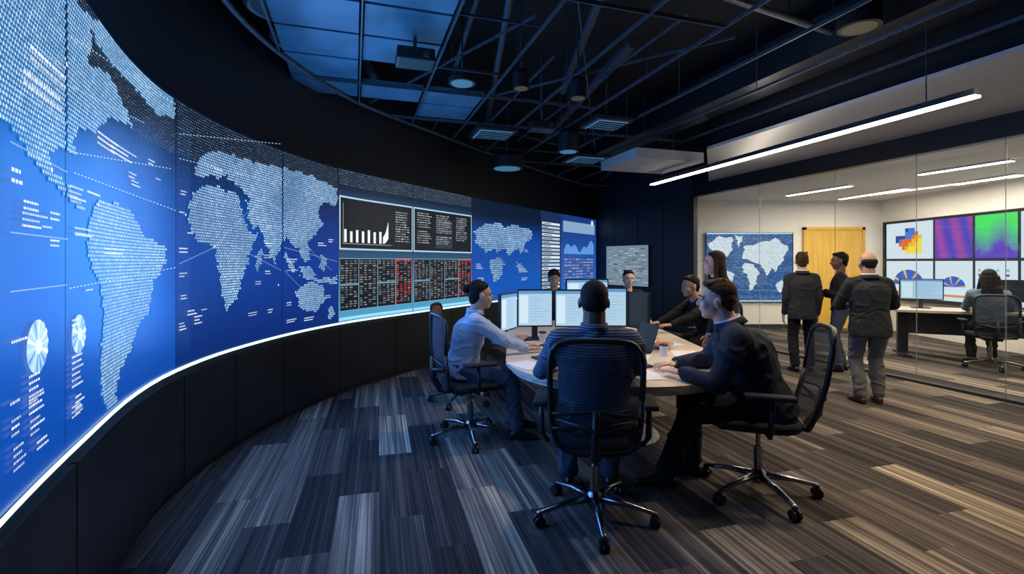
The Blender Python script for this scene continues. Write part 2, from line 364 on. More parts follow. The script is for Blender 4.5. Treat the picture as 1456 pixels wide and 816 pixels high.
M3=[(674,330),(684,320),(702,316),(716,322),(735,320),(757,328),(752,342),(744,350),(740,360),(734,352),(724,364),(716,352),(706,360),(700,352),(690,362),(682,350),(675,344)]; M3b=[(694,368),(708,366),(716,374),(714,386),(706,402),(700,396),(696,380)]; M3c=[(732,372),(742,376),(750,388),(738,386)]
POLYS=[NA,GL,SA,AF,EU,AU,MD,I1,I2,I3,I4,NZ,M3,M3b,M3c]
def lerp3(a,b,t): t=max(0,min(1,t)); return tuple(a[i]+(b[i]-a[i])*t for i in range(3))
def mapcol(s,z):
    px,py=pxpy(s,z); h=(z-ZB)/(ZT-ZB)
    if px<247:
        base=lerp3((.002,.088,.52),(.002,.030,.20),abs(h-.22)*1.7)
        g=math.exp(-((px-110)/60)**2-((py-330)/120)**2)+.9*math.exp(-((px-25)/50)**2-((py-190)/90)**2); base=lerp3(base,(.004,.22,.80),g*.5)
    elif px<480:
        base=lerp3((.002,.040,.30),(.002,.016,.11),abs(h-.38)*1.8)
        g=math.exp(-((px-330)/45)**2-((py-330)/60)**2); base=lerp3(base,(.004,.12,.5),g*.5)
    else: base=lerp3((.004,.10,.5),(.004,.04,.25),h)
    if h>.64: base=lerp3(base,(.003,.012,.035),(h-.64)/.2)
    return base
DK=(.006,.01,.018)
SEG=[(-120,87,'map'),(87,247,'map'),(247,400,'map'),(400,480,'map'),(480,586,'dash'),(586,670,'dash'),(670,768,'map3'),(768,797,'side'),(797,847,'ui')]
LAB=['tall curved video wall screen at left edge with North America dots on bright blue','video wall screen showing the white dotted South America map','video wall screen showing dotted Africa and Europe on deep blue','narrow video wall screen showing dotted Asia and Australia','dashboard screen with white bar chart above dark data tables','dashboard screen with dark text panel above tables with red columns','far blue screen with small white dotted map beside the dashboards','narrow screen with stacked white list beside the far map','last screen on the curved wall with blue chart and grey table']
WH=(.95,1.05,1.15)
def bars(cm,s,z,lines,w,h,col=WH,fill=.75):
    for i in range(lines):
        x=0; L=w*random.uniform(.6,1); kk=random.uniform(.55,1)
        while x<L:
            ww=random.uniform(.4,1.3)*h*1.3; ww=min(ww,L-x)
            if ww>h*.3: cm.wrect(s+x,s+x+ww,z-i*h*1.7-h*.62,z-i*h*1.7,tuple(c*kk for c in col),.021)
            x+=ww+h*.35
for (a,b,kind),lab in zip(SEG,LAB):
    s0=s_of(a)+.001; s1=s_of(b)-.004; mid=W((s0+s1)/2,ZB,0)
    T=thing('video_screen',lab,'screen',(mid.x,mid.y,ZB),0)
    cm=CM(); n=max(6,int((s1-s0)/.06)); m=24
    idx={}
    for i in range(n+1):
        for j in range(m+1):
            s=s0+(s1-s0)*i/n; z=ZB+(ZT-ZB)*j/m
            if kind in('map','map3'): c=mapcol(s,z)
            elif kind=='dash': c=lerp3((.08,.34,.56),(.012,.045,.12),(z-.9)/.8) if z<2.3 else (.006,.018,.045)
            elif kind=='side': c=(.01,.03,.1)
            else: c=lerp3((.02,.12,.55),(.01,.04,.2),(z-ZB)/(ZT-ZB))
            idx[i,j]=len(cm.v); cm.v.append(tuple(W(s,z,.012))); cm.c.append((*c,1))
    for i in range(n):
        for j in range(m): cm.f.append((idx[i,j],idx[i+1,j],idx[i+1,j+1],idx[i,j+1]))
    cm.build('display',T,MT['scr'])
    bm=NB()
    for z0,z1,o in ((ZT,ZT+.02,.02),):
        for k in range(8):
            sa=s0+(s1-s0)*k/8; sb=s0+(s1-s0)*(k+1)/8; vs=[bm.verts.new(W(q,zz,oo)) for q,zz,oo in ((sa,z0,o),(sb,z0,o),(sb,z1,o),(sa,z1,o))]; bm.faces.new(vs)
    obj('bezel',bm,MT['blackp'],T,world=True)
    bm=NB()
    for k in range(8):
        sa=s0+(s1-s0)*k/8; sb=s0+(s1-s0)*(k+1)/8
        bm.faces.new([bm.verts.new(W(q,zz,.02)) for q,zz in ((sa,ZB-.018),(sb,ZB-.018),(sb,ZB+.004),(sa,ZB+.004))])
    obj('led_edge',bm,MT['led'],T,world=True)
    if kind in('map','map3','dash'):
        dots=CM(); sp=.0195 if kind=='map' else .042
        if a==247 or a==400: sp=.0235
        r=sp*.35; j=0; z=ZB+.03
        if kind=='dash': z=2.42; sp=.03; r=.012
        while z<ZT-.01:
            s=s0+.012+(sp/2 if j%2 else 0)
            while s<s1-.012:
                p=pxpy(s,z); q_=(p[0]+1.2*math.sin(p[1]*.35)+.8*math.sin(p[1]*.9),p[1]+1.2*math.sin(p[0]*.33)); hit=kind!='dash' and any(inside(q_,q) for q in POLYS)
                if hit:
                    dots.wdot(s,z,sp*.56,(.02,.17,.46) if p[0]<247 else (.02,.12,.36),.0145)
                    gl=.72+.35*NZ_.noise(V((s*2.2,z*2.2,3)))
                    k=random.uniform(.8,1.25)*gl; dots.wdot(s,z,r*random.uniform(.8,1.12),(k*.66,k*.93,k*1.12),.016)
                elif z>2.22 and kind!='map3' :
                    k=.16+.45*random.random()**2; dots.wdot(s,z,r*.55,(k*.7,k*.85,k),.016,5)
                elif z>2.05 and kind=='map' and random.random()<.5: 
                    k=.3*random.random(); dots.wdot(s,z,r*.42,(k*.7,k*.9,k),.016,5)
                s+=sp
            z+=sp*.87; j+=1
        dots.build('map_dots' if kind!='dash' else 'dot_pattern',T,MT['scrd'])
    g=CM()
    def lab_(px,py,ln,w,h):
        if a<=px<b:
            s=s_of(px); z=z_of(px,py); 
            bars(g,s,z,ln,min(w,s1-s-.01),h)
    O=.017
    for q in [(2,236,2,.10,.018),(20,283,2,.16,.012),(18,300,3,.2,.011),(90,262,3,.18,.012),(115,270,1,.2,.012),(130,184,3,.35,.014),(150,198,3,.4,.013),(176,243,2,.12,.012),(205,225,2,.1,.012),(96,322,2,.22,.012),(97,332,1,.2,.01),(2,486,1,.12,.013),(28,536,5,.12,.012),(30,600,3,.12,.012),(0,575,1,.1,.013),(2,600,3,.08,.012),(92,508,6,.13,.013),(97,565,4,.1,.012),(48,320,1,.1,.01),(112,412,1,.1,.01),(140,352,2,.3,.012),(30,60,2,.4,.02),(20,95,2,.35,.02),
              (28,570,3,.13,.012),(60,300,2,.1,.012),(180,255,2,.14,.011),(215,252,1,.12,.01),(92,455,2,.12,.011),(92,580,3,.12,.011),(5,640,4,.10,.012),(40,630,2,.1,.012),(60,340,2,.1,.01),
              (250,300,1,.1,.014),(250,352,2,.14,.014),(250,388,2,.12,.012),(262,442,2,.14,.014),(272,450,3,.12,.014),(282,440,1,.1,.012),(374,345,2,.12,.014),(372,362,2,.12,.013),(374,385,2,.1,.013),(378,440,2,.1,.014),(300,238,2,.16,.014),(262,330,1,.12,.012),(405,368,2,.2,.014),(405,384,1,.2,.012),(465,340,2,.1,.014),(405,430,2,.1,.014),(430,452,2,.2,.014),(450,345,2,.15,.014),
              (252,270,2,.1,.012),(252,420,2,.1,.012),(360,400,2,.12,.012),(376,320,2,.12,.012),(250,460,3,.1,.012),(350,445,2,.14,.012),(405,455,2,.16,.012),(460,420,2,.1,.012),
              (676,375,3,.2,.02),(678,395,3,.25,.02),(745,355,2,.15,.02),(740,395,2,.3,.02),(680,410,1,.3,.02)]: lab_(*q)
    if kind=='map':
        for (x0,y0,x1,y1) in [(90,50,247,150),(60,80,240,205),(88,215,240,240),(95,245,247,300),(0,415,85,405),(88,410,247,380),(0,330,86,340),(250,190,398,205),(250,375,300,352),(300,352,350,300),(330,350,398,385),(250,225,398,262),(402,352,478,372),(402,262,478,290),(402,320,470,385),(88,120,200,175),(0,200,86,245),(0,120,86,175),(330,262,398,300),(402,385,440,425)]:
            if a<=x0<b:
                for k in range(60):
                    if k%2: continue
                    t0,t1=k/60,(k+1)/60; P=[]
                    sa,sb=s_of(x0+(x1-x0)*t0),s_of(x0+(x1-x0)*t1)
                    if sb>s1 or sa<s0: continue
                    za,zb=z_of(x0+(x1-x0)*t0,y0+(y1-y0)*t0),z_of(x0+(x1-x0)*t1,y0+(y1-y0)*t1); w=.0022
                    g.poly([W(sa,za-w,.022),W(sb,zb-w,.022),W(sb,zb+w,.022),W(sa,za+w,.022)],(.5,.7,.95))
        for (cx,cy,R) in [(43,493,.085),(104,475,.075)]:
            if a<=cx<b:
                s=s_of(cx); z=z_of(cx,cy)
                g.wdot(s,z,R,(.45,.7,.95),.0175,28)
                for k in range(14):
                    t=2*PI*k/14; 
                    g.poly([W(s,z,.019),W(s+R*math.cos(t),z+R*math.sin(t),.019),W(s+R*math.cos(t+.2),z+R*math.sin(t+.2),.019)],random.choice([(.9,1,1.1),(.12,.35,.8),(.6,.85,1)]))
                g.wdot(s,z,R*.3,(.9,1,1.1),.0205,16)
        for (px,py) in [(82,88),(300,350),(130,290),(60,240),(345,285),(392,405),(258,305)]:
            if a<=px<b: g.wdot(s_of(px)+.01,z_of(px,py),.009,(1,.85,.8),.022,8)
    if kind=='dash':
        zt=z_of(500,283); zm1=z_of(500,353); zm0=z_of(500,368); zb=z_of(500,440)
        g.wrect(s0+.012,s1-.005,zm1-.02,zt+.02,(.45,.68,.80),.014)
        g.wrect(s0+.030,s1-.022,zm1,zt,DK,.016)
        Lw=s1-s0
        if a==480:
            for k in range(7):
                x=s0+.09+k*Lw*.075; h=[.15,.13,.15,.14,.16,.14,.15][k]
                g.wrect(x,x+Lw*.03,zm1+.07,zm1+.07+h,(.9,.95,.95),.019)
            for k in range(14):
                x=s0+.09+.50*Lw+k*.007; g.wrect(x,x+.008,zm1+.07+.0004*k*k,zm1+.16+.0008*k*k+.004*k,(.9,.95,.95),.019)
            g.wrect(s0+.07,s0+Lw*.68,zm1+.05,zm1+.056,(.4,.45,.5),.019); g.wrect(s0+.07,s0+.076,zm1+.05,zt-.06,(.4,.45,.5),.019)
            O2=[(s0+Lw*.74,Lw*.2)]
        else: O2=[(s0+Lw*.06,Lw*.22),(s0+Lw*.36,Lw*.26),(s0+Lw*.70,Lw*.2)]
        for qi,(x,w) in enumerate(O2):
            if a!=480 and qi==1:
                for r0 in (0,1): g.wrect(x-.02,x+w+.01,zm1+.04+r0*.24,zm1+.23+r0*.24,(.03,.045,.07),.018)
            for i in range(14):
                zz=zt-.05-i*.032
                if zz<zm1+.03: break
                xx=0
                if random.random()<.12: continue
                while xx<w*random.uniform(.7,1):
                    ww=random.uniform(.015,.06); ww=min(ww,w-xx); k=random.uniform(.15,.65)
                    if ww>0: g.wrect(x+xx,x+xx+ww,zz-.011,zz,(k,k*1.05,k*1.1),.019)
                    xx+=ww+.015
        nt_=4
        for q in range(nt_):
            x0=s0+.022+(Lw-.04)*q/nt_; x1=s0+.022+(Lw-.04)*(q+1)/nt_-.012
            g.wrect(x0-.004,x1+.004,zb-.008,zm0+.008,(.20,.42,.55),.014)
            g.wrect(x0,x1,zb,zm0,DK,.016)
            red=(a==480 and q==3) or (a==586 and q==3)
            for i in range(20):
                zz=zm0-.02-i*.028
                if zz<zb+.02: break
                for cc in range(4):
                    xx=x0+.012+(x1-x0-.02)*cc/4; k=random.uniform(.05,.36)
                    col=(.75,.03,.03) if red and random.random()<.35 else (k,k,k*1.05)
                    if random.random()<.85: g.wrect(xx,xx+(x1-x0)*.19*random.uniform(.5,1),zz-.012,zz,col,.019)
            if q in(0,2): g.wrect(x0,x1,zb+(zm0-zb)*.48,zb+(zm0-zb)*.52,(.15,.3,.4),.02)
            if red: g.wrect(x0,x0+.008,zb,zm0,(.9,.03,.03),.021); g.wrect(x1-.008,x1,zb+.1,zm0,(.9,.03,.03),.021); g.wrect(x0,x1,zm0-.012,zm0,(.9,.03,.03),.021)
        g.wrect(s0+.01,s1-.01,ZB+.02,ZB+.055,(.35,.75,.95),.014)
    if kind=='side':
        for i in range(18):
            zz=2.36-i*.08; g.wrect(s0+.06,s1-.06,zz-.05,zz,(.45,.58,.7) if i%3 else (.75,.85,.95),.014)
            g.wrect(s0+.1,s0+.1+(s1-s0-.2)*random.uniform(.2,.7),zz-.034,zz-.018,DK,.018)
    if kind=='ui':
        g.wrect(s0+.1,s1-.1,2.2,2.45,(.25,.4,.6),.014)
        g.wdot(s1-.25,2.48,.07,(.7,.8,.9),.018,14)
        for k in range(32):
            t=k/32; z=1.82+.08*math.sin(t*9)+.05*math.sin(t*23)+.1*t; ds=(s1-s0-.3)/32; g.wrect(s0+.15+ds*k,s0+.15+ds*(k+.7),1.7,z,(.15,.4,.85),.016)
        for i in range(9):
            for j in range(8):
                k=random.uniform(.05,.4); g.wrect(s0+.15+j*(s1-s0-.3)/8,s0+.15+(j+.8)*(s1-s0-.3)/8,1.56-i*.07,1.59-i*.07,(k,k,k*1.1),.016)
    g.build('screen_graphics',T,MT['scrd'])
# ---------------------------------------------------------------- flat screens
def flatmap(T,org,ux,w,h,bg,fg,off):
    uz=V((0,0,1)); cm=CM(); P=lambda u,v,o=0: org+ux*(u*w)+uz*(v*h)+off*o
    cm.poly([P(0,0),P(1,0),P(1,1),P(0,1)],bg); cm.build('display',T,MT['scr'])
    return P
WM=[[(.02,.85),(.15,.95),(.3,.93),(.30,.75),(.22,.62),(.2,.5),(.15,.53),(.08,.66)],[(.2,.48),(.33,.38),(.29,.25),(.23,.06),(.19,.3)],[(.43,.55),(.55,.55),(.61,.42),(.55,.2),(.51,.15),(.48,.38),(.42,.42)],[(.42,.62),(.44,.8),(.6,.85),(.8,.92),(.96,.8),(.88,.6),(.8,.42),(.76,.5),(.7,.38),(.64,.52),(.55,.58)],[(.8,.25),(.88,.32),(.93,.2),(.84,.13)],[(.33,.97),(.42,.95),(.38,.8)]]
def border(bm,P,t,d):
    for u0,u1,v0,v1 in ((-t,1+t,-t,0),(-t,1+t,1,1+t),(-t,0,0,1),(1,1+t,0,1)):
        vs=[bm.verts.new(P(u,v,o)) for o in (-d,d) for u,v in ((u0,v0),(u1,v0),(u1,v1),(u0,v1))]
        for f in ((0,1,2,3),(4,5,6,7),(0,1,5,4),(1,2,6,5),(2,3,7,6),(3,0,4,7)): bm.faces.new([vs[i] for i in f])
T=thing('wall_screen','bright world map screen on the white wall left of the yellow door','screen',(5.39,YW-.04,.62))
P=flatmap(T,V((4.40,YW-.05,.62)),V((1,0,0)),1.95,1.55,(.02,.09,.26),None,V((0,-1,0)))
g=CM()
nx,ny=130,100
for i in range(nx):
    for j in range(ny):
        u=(i+.5)/nx; v=(j+.5)/ny; a=.5/nx; b=.5/ny
        uu=u+.008*math.sin(v*40)+.005*math.sin(v*90); vv=v+.01*math.sin(u*37)
        if any(inside((uu,vv),q) for q in WM): k=random.uniform(.6,.95); g.poly([P(u-a,v-b,.006),P(u+a,v-b,.006),P(u+a,v+b,.006),P(u-a,v+b,.006)],(k*.85,k*.95,k))
        elif random.random()<.14+.25*(math.sin(v*30)>.3): k=random.uniform(.1,.7); g.poly([P(u-a*1.6,v-b*.5,.006),P(u+a*1.6,v-b*.5,.006),P(u+a*1.6,v+b*.5,.006),P(u-a*1.6,v+b*.5,.006)],(k*.4,k*.65,k))
g.poly([P(0,-.0,.008),P(1,-.0,.008),P(1,.015,.008),P(0,.015,.008)],(.5,.85,1)); g.poly([P(0,.985,.008),P(1,.985,.008),P(1,1,.008),P(0,1,.008)],(.5,.85,1))
g.build('screen_graphics',T,MT['scrd']); bm=NB(); border(bm,P,.006,.02); obj('bezel',bm,MT['blackp'],T,world=True)
T=thing('display_wall','large tiled display with coloured charts in the office beyond the glass','screen',(XW-.05,9.2,.7))
y0,y1=11.0,6.8; P=flatmap(T,V((XW-.05,y0,.72)),V((0,-1,0)),y0-y1,1.66,(.02,.02,.03),None,V((-1,0,0)))
g=CM()
def R_(u0,u1,v0,v1,c,o=.006): g.poly([P(u0,v0,o),P(u1,v0,o),P(u1,v1,o),P(u0,v1,o)],c)
cols=[0,.30,.50,.69,.85,1.0]
for r in range(2):
    for k in range(5):
        u0,u1=cols[k]+.008,cols[k+1]-.004; v0,v1=(.52,.98) if r else (.03,.49)
        w=u1-u0; h=v1-v0
        if r==0 or k in(0,3,4): R_(u0,u1,v0,v1,(.72,.82,.88))
        if r==1 and k==0:
            pal=[(.02,.06,.25),(.03,.2,.7),(.85,.15,.03),(.95,.5,.02),(.95,.78,.08)]
            for i in range(8):
                for j in range(7):
                    if (i+j>2) and (i+j<12) and not(i<3 and j>4): 
                        t=(i*.5-j*.55+2.4+random.uniform(-.4,.4)); R_(u0+w*(.22+i*.07),u0+w*(.22+i*.07+.07),v0+h*(.14+j*.1),v0+h*(.14+j*.1+.1),pal[max(0,min(4,int(t)))],.01)
        if r==1 and k==1:
            for i in range(22):
                for j in range(16): R_(u0+w*i/22,u0+w*(i+1)/22,v0+h*j/16,v0+h*(j+1)/16,lerp3((.03,.05,.5),(.45,.06,.35),.15*random.random()+.65*math.sin(i*.3+j*.1)**2),.008)
        if r==1 and k==2:
            for i in range(16):
                for j in range(16): R_(u0+w*i/16,u0+w*(i+1)/16,v0+h*j/16,v0+h*(j+1)/16,lerp3((.12,.05,.5),(.06,.8,.12),(j/16)*1.5-.2+.2*math.sin(i*.5)+random.uniform(-.06,.06)),.008)
        if r==0 and k in(0,1):
            n=18; cu,cv=u0+w*.5,v0+h*.35; rr=w*.33
            for i in range(n):
                t=PI*i/n; t2=PI*(i+1)/n; g.poly([P(cu,cv,.01),P(cu+rr*math.cos(t),cv+rr*2*math.sin(t),.01),P(cu+rr*math.cos(t2),cv+rr*2*math.sin(t2),.01)],(.02,.12,.6) if i%5 else (.9,.5,.05))
            R_(u0+w*.1,u0+w*.9,v0+h*.1,v0+h*.16,(.7,.3,.1),.01)
        if (r==0 and k in(2,3,4)) or (r==1 and k in (3,4)):
            for i in range(7):
                for j in range(4): R_(u0+w*(.08+.22*j),u0+w*(.08+.22*j+.16*random.random()+.02),v0+h*(.1+.11*i),v0+h*(.15+.11*i),random.choice([(.05,.1,.3),(.2,.5,.7),(.3,.35,.4),(.8,.4,.1)]),.01)
g.build('screen_graphics',T,MT['scrd']); bm=NB(); border(bm,P,.012,.03); obj('bezel',bm,MT['blackp'],T,world=True)
T=thing('wall_display','dim blue-grey display of text rows on the dark wall beside the video wall end','screen',tuple(db-dd*2.0+dn*.06+V((0,0,1.0))))
o0=da+dd*(Lf*.17)+dn*.05; P=flatmap(T,V((o0.x,o0.y,.95)),dd,1.35,.95,(.16,.24,.31),None,dn)
g=CM()
for i in range(16):
    v=.93-i*.055; u=.06
    while u<.9:
        ww=random.uniform(.03,.14); k=random.uniform(.03,.5); 
        if random.random()<.8: g.poly([P(u,v-.02,.006),P(u+ww,v-.02,.006),P(u+ww,v,.006),P(u,v,.006)],(k,k*1.1,k*1.2))
        u+=ww+.02
g.build('screen_graphics',T,MT['scrd']); bm=NB(); border(bm,P,.015,.02); obj('bezel',bm,MT['blackp'],T,world=True)
# ---------------------------------------------------------------- ceiling grid
gd=V((-.306,.952,0)).normalized(); ge=V((.952,.306,0)).normalized(); go=V((.37,3.35,0)); ZG=3.3
REG=[tuple(W(SMAX*i/60,0,.25).xy) for i in range(61)]+[gline(9.3,2.1),gline(1.0,2.1)]
T=thing('ceiling_grid','suspended black ceiling grid of thin metal rails under the dark ceiling','ceiling grid',(0,6,ZG))
def rail(a,b,w=.013,h=.03,name='rail',z=ZG,mat='rail'):
    d=(b-a).normalized(); n=V((-d.y,d.x,0))*w/2; bm=NB(); prism(bm,[a-n,b-n,b+n,a+n],z,z+h); return obj(name,bm,MT[mat],T,world=True)
def clip(o,d,t0,t1):
    segs=[];cur=None;N=160
    for i in range(N+1):
        t=t0+(t1-t0)*i/N; p=o+d*t
        if inside((p.x,p.y),REG):
            if cur is None: cur=t
            last=t
        elif cur is not None: segs.append((cur,last)); cur=None
    if cur is not None: segs.append((cur,last))
    return [(o+d*a,o+d*b) for a,b in segs if b-a>.3]
for k in range(-5,6):
    for a,b in clip(go+ge*(k*.66),gd,-4,11): rail(a,b)
for k in range(-3,9):
    if k in (1,4): continue
    for a,b in clip(go+gd*(k*1.05),ge,-5,5 if k%2 else 1.3): rail(a,b)
for (o_,d__,t0,t1) in ((go+ge*.3+gd*.4,(gd+ge*.55).normalized(),-1,4.5),(go-ge*.9+gd*2.2,(gd-ge*.45).normalized(),-2,3),(go+ge*1.6+gd*.2,(gd*.8-ge*.6).normalized(),0,3.2),(go-ge*.5+gd*3.0,(gd*.5+ge).normalized(),0,3.5),(go-ge*2+gd*.52,ge,0,2.0),(go-ge*2+gd*1.57,ge,0,2.0),(go-ge*1+gd*4.6,ge,0,3.0),(go+ge*.33,gd,1,6),(go-ge*.33,gd,2,7),(go+ge*.99,gd,0,4),(go-ge*.2+gd*5.3,(ge+gd*.3).normalized(),0,2.5)):
    for a,b in clip(o_,d__,t0,t1): rail(a,b,.010,.022,'cross_rail',ZG+.05)
bm=NB(); tube(bm,[W(SMAX*i/50,ZG+.02,.25) for i in range(51)],.024,8); obj('curved_rail',bm,MT['rail'],T,world=True,smooth=True)
for k in range(-4,5,1):
    for j in range(-1,9,2):
        p=go+ge*(k*.66)+gd*(j*1.05+(.4 if k%2 else 0))
        if inside((p.x,p.y),REG): bm=NB(); cyl(bm,(p.x,p.y,ZG+.03),(p.x,p.y,ZC),.005,seg=6); obj('hanger_rod',bm,MT['rail'],T,world=True)
def cell(i,j,h): 
    u0=i*.66+.02; u1=(i+1)*.66-.02; v0=j*1.05+h*.525+.018; v1=v0+.525-.036
    p=[go+ge*u0+gd*v0,go+ge*u1+gd*v0,go+ge*u1+gd*v1,go+ge*u0+gd*v1]
    bm=NB(); prism(bm,p,ZG+.04,ZG+.07); return bm
cells=[(-3,-1),(-3,0),(-3,1),(-3,2),(-2,-1),(-2,0),(-2,1),(-1,2),(-2,2)]
for n_,(i,j) in enumerate(cells):
    for h in (0,1):
        if (i,j,h) in ((-2,2,1),(-3,2,1),(-2,1,1)): continue
        o=obj('ceiling_tile',cell(i,j,h),MT['tile']); tag(o,'blue-lit flat ceiling tile laid in the suspended grid near the video wall','ceiling tile','blue-lit ceiling tiles')
def can(px,py,z,r,h,mat,label,name='ceiling_spotlight',cat='light',grp=None):
    p=fl(px,py,z); T=thing(name,label,cat,(p.x,p.y,z))
    bm=NB(); lathe(bm,[(r*.9,0.004),(r,0),(r,h*.8),(r*.7,h)]); obj('housing',bm,MT['blackp'],T,smooth=False)
    bm=NB(); lathe(bm,[(r*.8,-.004),(r*.8,.003)]); obj('lens',bm,MT[mat],T)
    bm=NB(); cyl(bm,(0,0,h),(0,0,ZC-z),.01,seg=8); obj('stem',bm,MT['rail'],T)
    return p
can(657,119,3.1,.12,.05,'lens','round speaker dish with painted-on blue glow hanging left of the twin spotlights')  # speaker dish, no lamp; its glowing face imitates blue light on it
can(741,126,3.1,.075,.17,'warm','small black spotlight just right of the blue disc fitting')
can(822,140,3.1,.08,.2,'warm','small black spotlight hanging right of the first small spotlight')
can(808,216,3.0,.14,.3,'lens','black cylindrical fitting below the small spotlights')
can(721,240,3.0,.26,.22,'lens','large drum-shaped fitting with blue ring near the video wall')
can(1222,40,3.35,.15,.22,'warm','large round spotlight near the white soffit')
def cassette(px,py,z,w,label):
    p=fl(px,py,z); T=thing('air_vent',label,'air vent',(p.x,p.y,z),math.atan2(ge.y,ge.x))
    bm=NB(); box(bm,-w,w,-w,w,0,.05,.01); obj('frame',bm,MT['metald'],T)
    bm=NB(); box(bm,-w*.8,w*.8,-w*.8,w*.8,-.008,.004); obj('grille',bm,MT['lens'],T)  # vents are no lamps; the grille glows to imitate blue light on it
    for k in range(5): bm=NB(); y=-w*.64+k*w*.32; box(bm,-w*.75,w*.75,y-.01,y+.01,-.02,-.008); obj('slat',bm,MT['blackp'],T)
    bm=NB(); cyl(bm,(0,0,.05),(0,0,ZC-z),.012,seg=8); obj('stem',bm,MT['rail'],T)
cassette(700,192,3.25,.28,'square air vent with painted-on blue glow in the ceiling grid')
cassette(832,228,3.25,.3,'square air vent further back above the far screens')
cassette(862,178,3.25,.25,'dark square air vent right of the cylindrical fitting')
for (px,py,lab) in ((590,92,'black projector box hanging from the ceiling grid left of the blue disc'),(770,186,'black projector box beside the cylindrical fitting')):
    p=fl(px,py,3.12); T=thing('projector',lab,'projector',(p.x,p.y,3.12),.3)
    bm=NB(); box(bm,-.15,.15,-.12,.12,0,.10,.02); obj('body',bm,MT['blackp'],T)
    bm=NB(); cyl(bm,(.08,-.12,.05),(.08,-.15,.05),.03); obj('lens',bm,MT['metald'],T)
    bm=NB(); cyl(bm,(0,0,.10),(0,0,ZC-3.12),.015); obj('mount',bm,MT['rail'],T)
for px,py,lab in ((395,15,'first round duct ring high at the upper left of the ceiling'),(425,62,'second round duct ring below the first one at upper left')):
    p=fl(px,py,3.35); bm=NB()
    pts=[(p.x+.2*math.cos(t*PI/12),p.y+.2*math.sin(t*PI/12),3.38) for t in range(25)]; tube(bm,pts,.03,8); lathe(bm,[(.19,3.36),(.19,ZC)],(p.x,p.y,0)); tag(obj('duct_collar',bm,MT['metald'],smooth=False),lab,'duct')
for a,b,r,z,lab in (((690,-40),(640,120),.025,3.6,'thin conduit running above the grid toward the blue disc'),((1030,-5),(1200,52),.03,3.6,'dark pipe along the ceiling near the large spotlight'),((470,-20),(560,170),.05,3.65,'round pipe above the blue-lit ceiling tiles'),((730,-30),(690,190),.03,3.55,'twin conduit right of the thin conduit'),((900,60),(770,200),.06,3.78,'thick dark duct pipe running to the far screens'),((930,180),(850,262),.03,3.5,'short pipe over the far end of the ceiling grid'),((860,-20),(800,130),.04,3.7,'dark pipe running above the right small spotlight')):
    A=fl(a[0],a[1],z);B=fl(b[0],b[1],z); bm=NB(); cyl(bm,A,B,r,seg=10)
    for q in (.1,.5,.9):
        p=A.lerp(B,q); cyl(bm,p,p+V((0,0,ZC-z)),.01,seg=6)
    tag(obj('conduit_pipe',bm,MT['rail'],smooth=False),lab,'pipe')
T=thing('ceiling_box','white boxed panel hanging at the end of the soffit above the linear light','ceiling panel',(2.05,7.3,2.93),math.atan2(ge.y,ge.x))
bm=NB(); box(bm,-.55,.55,-.5,.5,0,.14,.01); obj('panel',bm,MT['soff'],T)
for sx in(-.4,.4): bm=NB(); cyl(bm,(sx,0,.14),(sx,0,ZC-2.93),.01,seg=8); obj('stem',bm,MT['rail'],T)
A=fl(927,262,2.75); B=fl(1390,135,2.75); T=thing('linear_light','long suspended white linear light beside the white soffit','light',tuple((A+B)/2))
d=(B-A).normalized(); n=V((-d.y,d.x,0))*.035
bm=NB(); prism(bm,[A-n,B-n,B+n,A+n],2.75,2.80); obj('housing',bm,MT['metald'],T,world=True)
bm=NB(); prism(bm,[A-n*1.02,B-n*1.02,B+n*1.02,A+n*1.02],2.735,2.752); obj('diffuser',bm,MT['lin'],T,world=True)
for t in (.06,.92):
    q=A.lerp(B,t); bm=NB(); cyl(bm,(q.x,q.y,2.80),(q.x,q.y,ZC),.005,seg=6); obj('cable',bm,MT['rail'],T,world=True)
oc=[((1120,278),(1210,264),'office ceiling light strip nearest above the map screen'),((1195,283),(1290,268),'office ceiling light strip above the yellow door'),((1308,248),(1440,228),'longest office ceiling light strip, uppermost behind the glass'),((1360,262),(1450,248),'office ceiling light strip above the tiled display')]
for a,b,l in oc:
    A=fl(a[0],a[1],2.88);B=fl(b[0],b[1],2.88); A.x=min(A.x,8.3);B.x=min(B.x,8.3); d=(B-A).normalized(); n=V((-d.y,d.x,0))*.05; T=thing('ceiling_light',l,'light',tuple((A+B)/2))
    bm=NB(); prism(bm,[A-n*1.3,B-n*1.3,B+n*1.3,A+n*1.3],2.875,2.9); obj('frame',bm,MT['tedge'],T,world=True)
    bm=NB(); prism(bm,[A-n,B-n,B+n,A+n],2.868,2.874); obj('diffuser',bm,MT['lin2'],T,world=True)
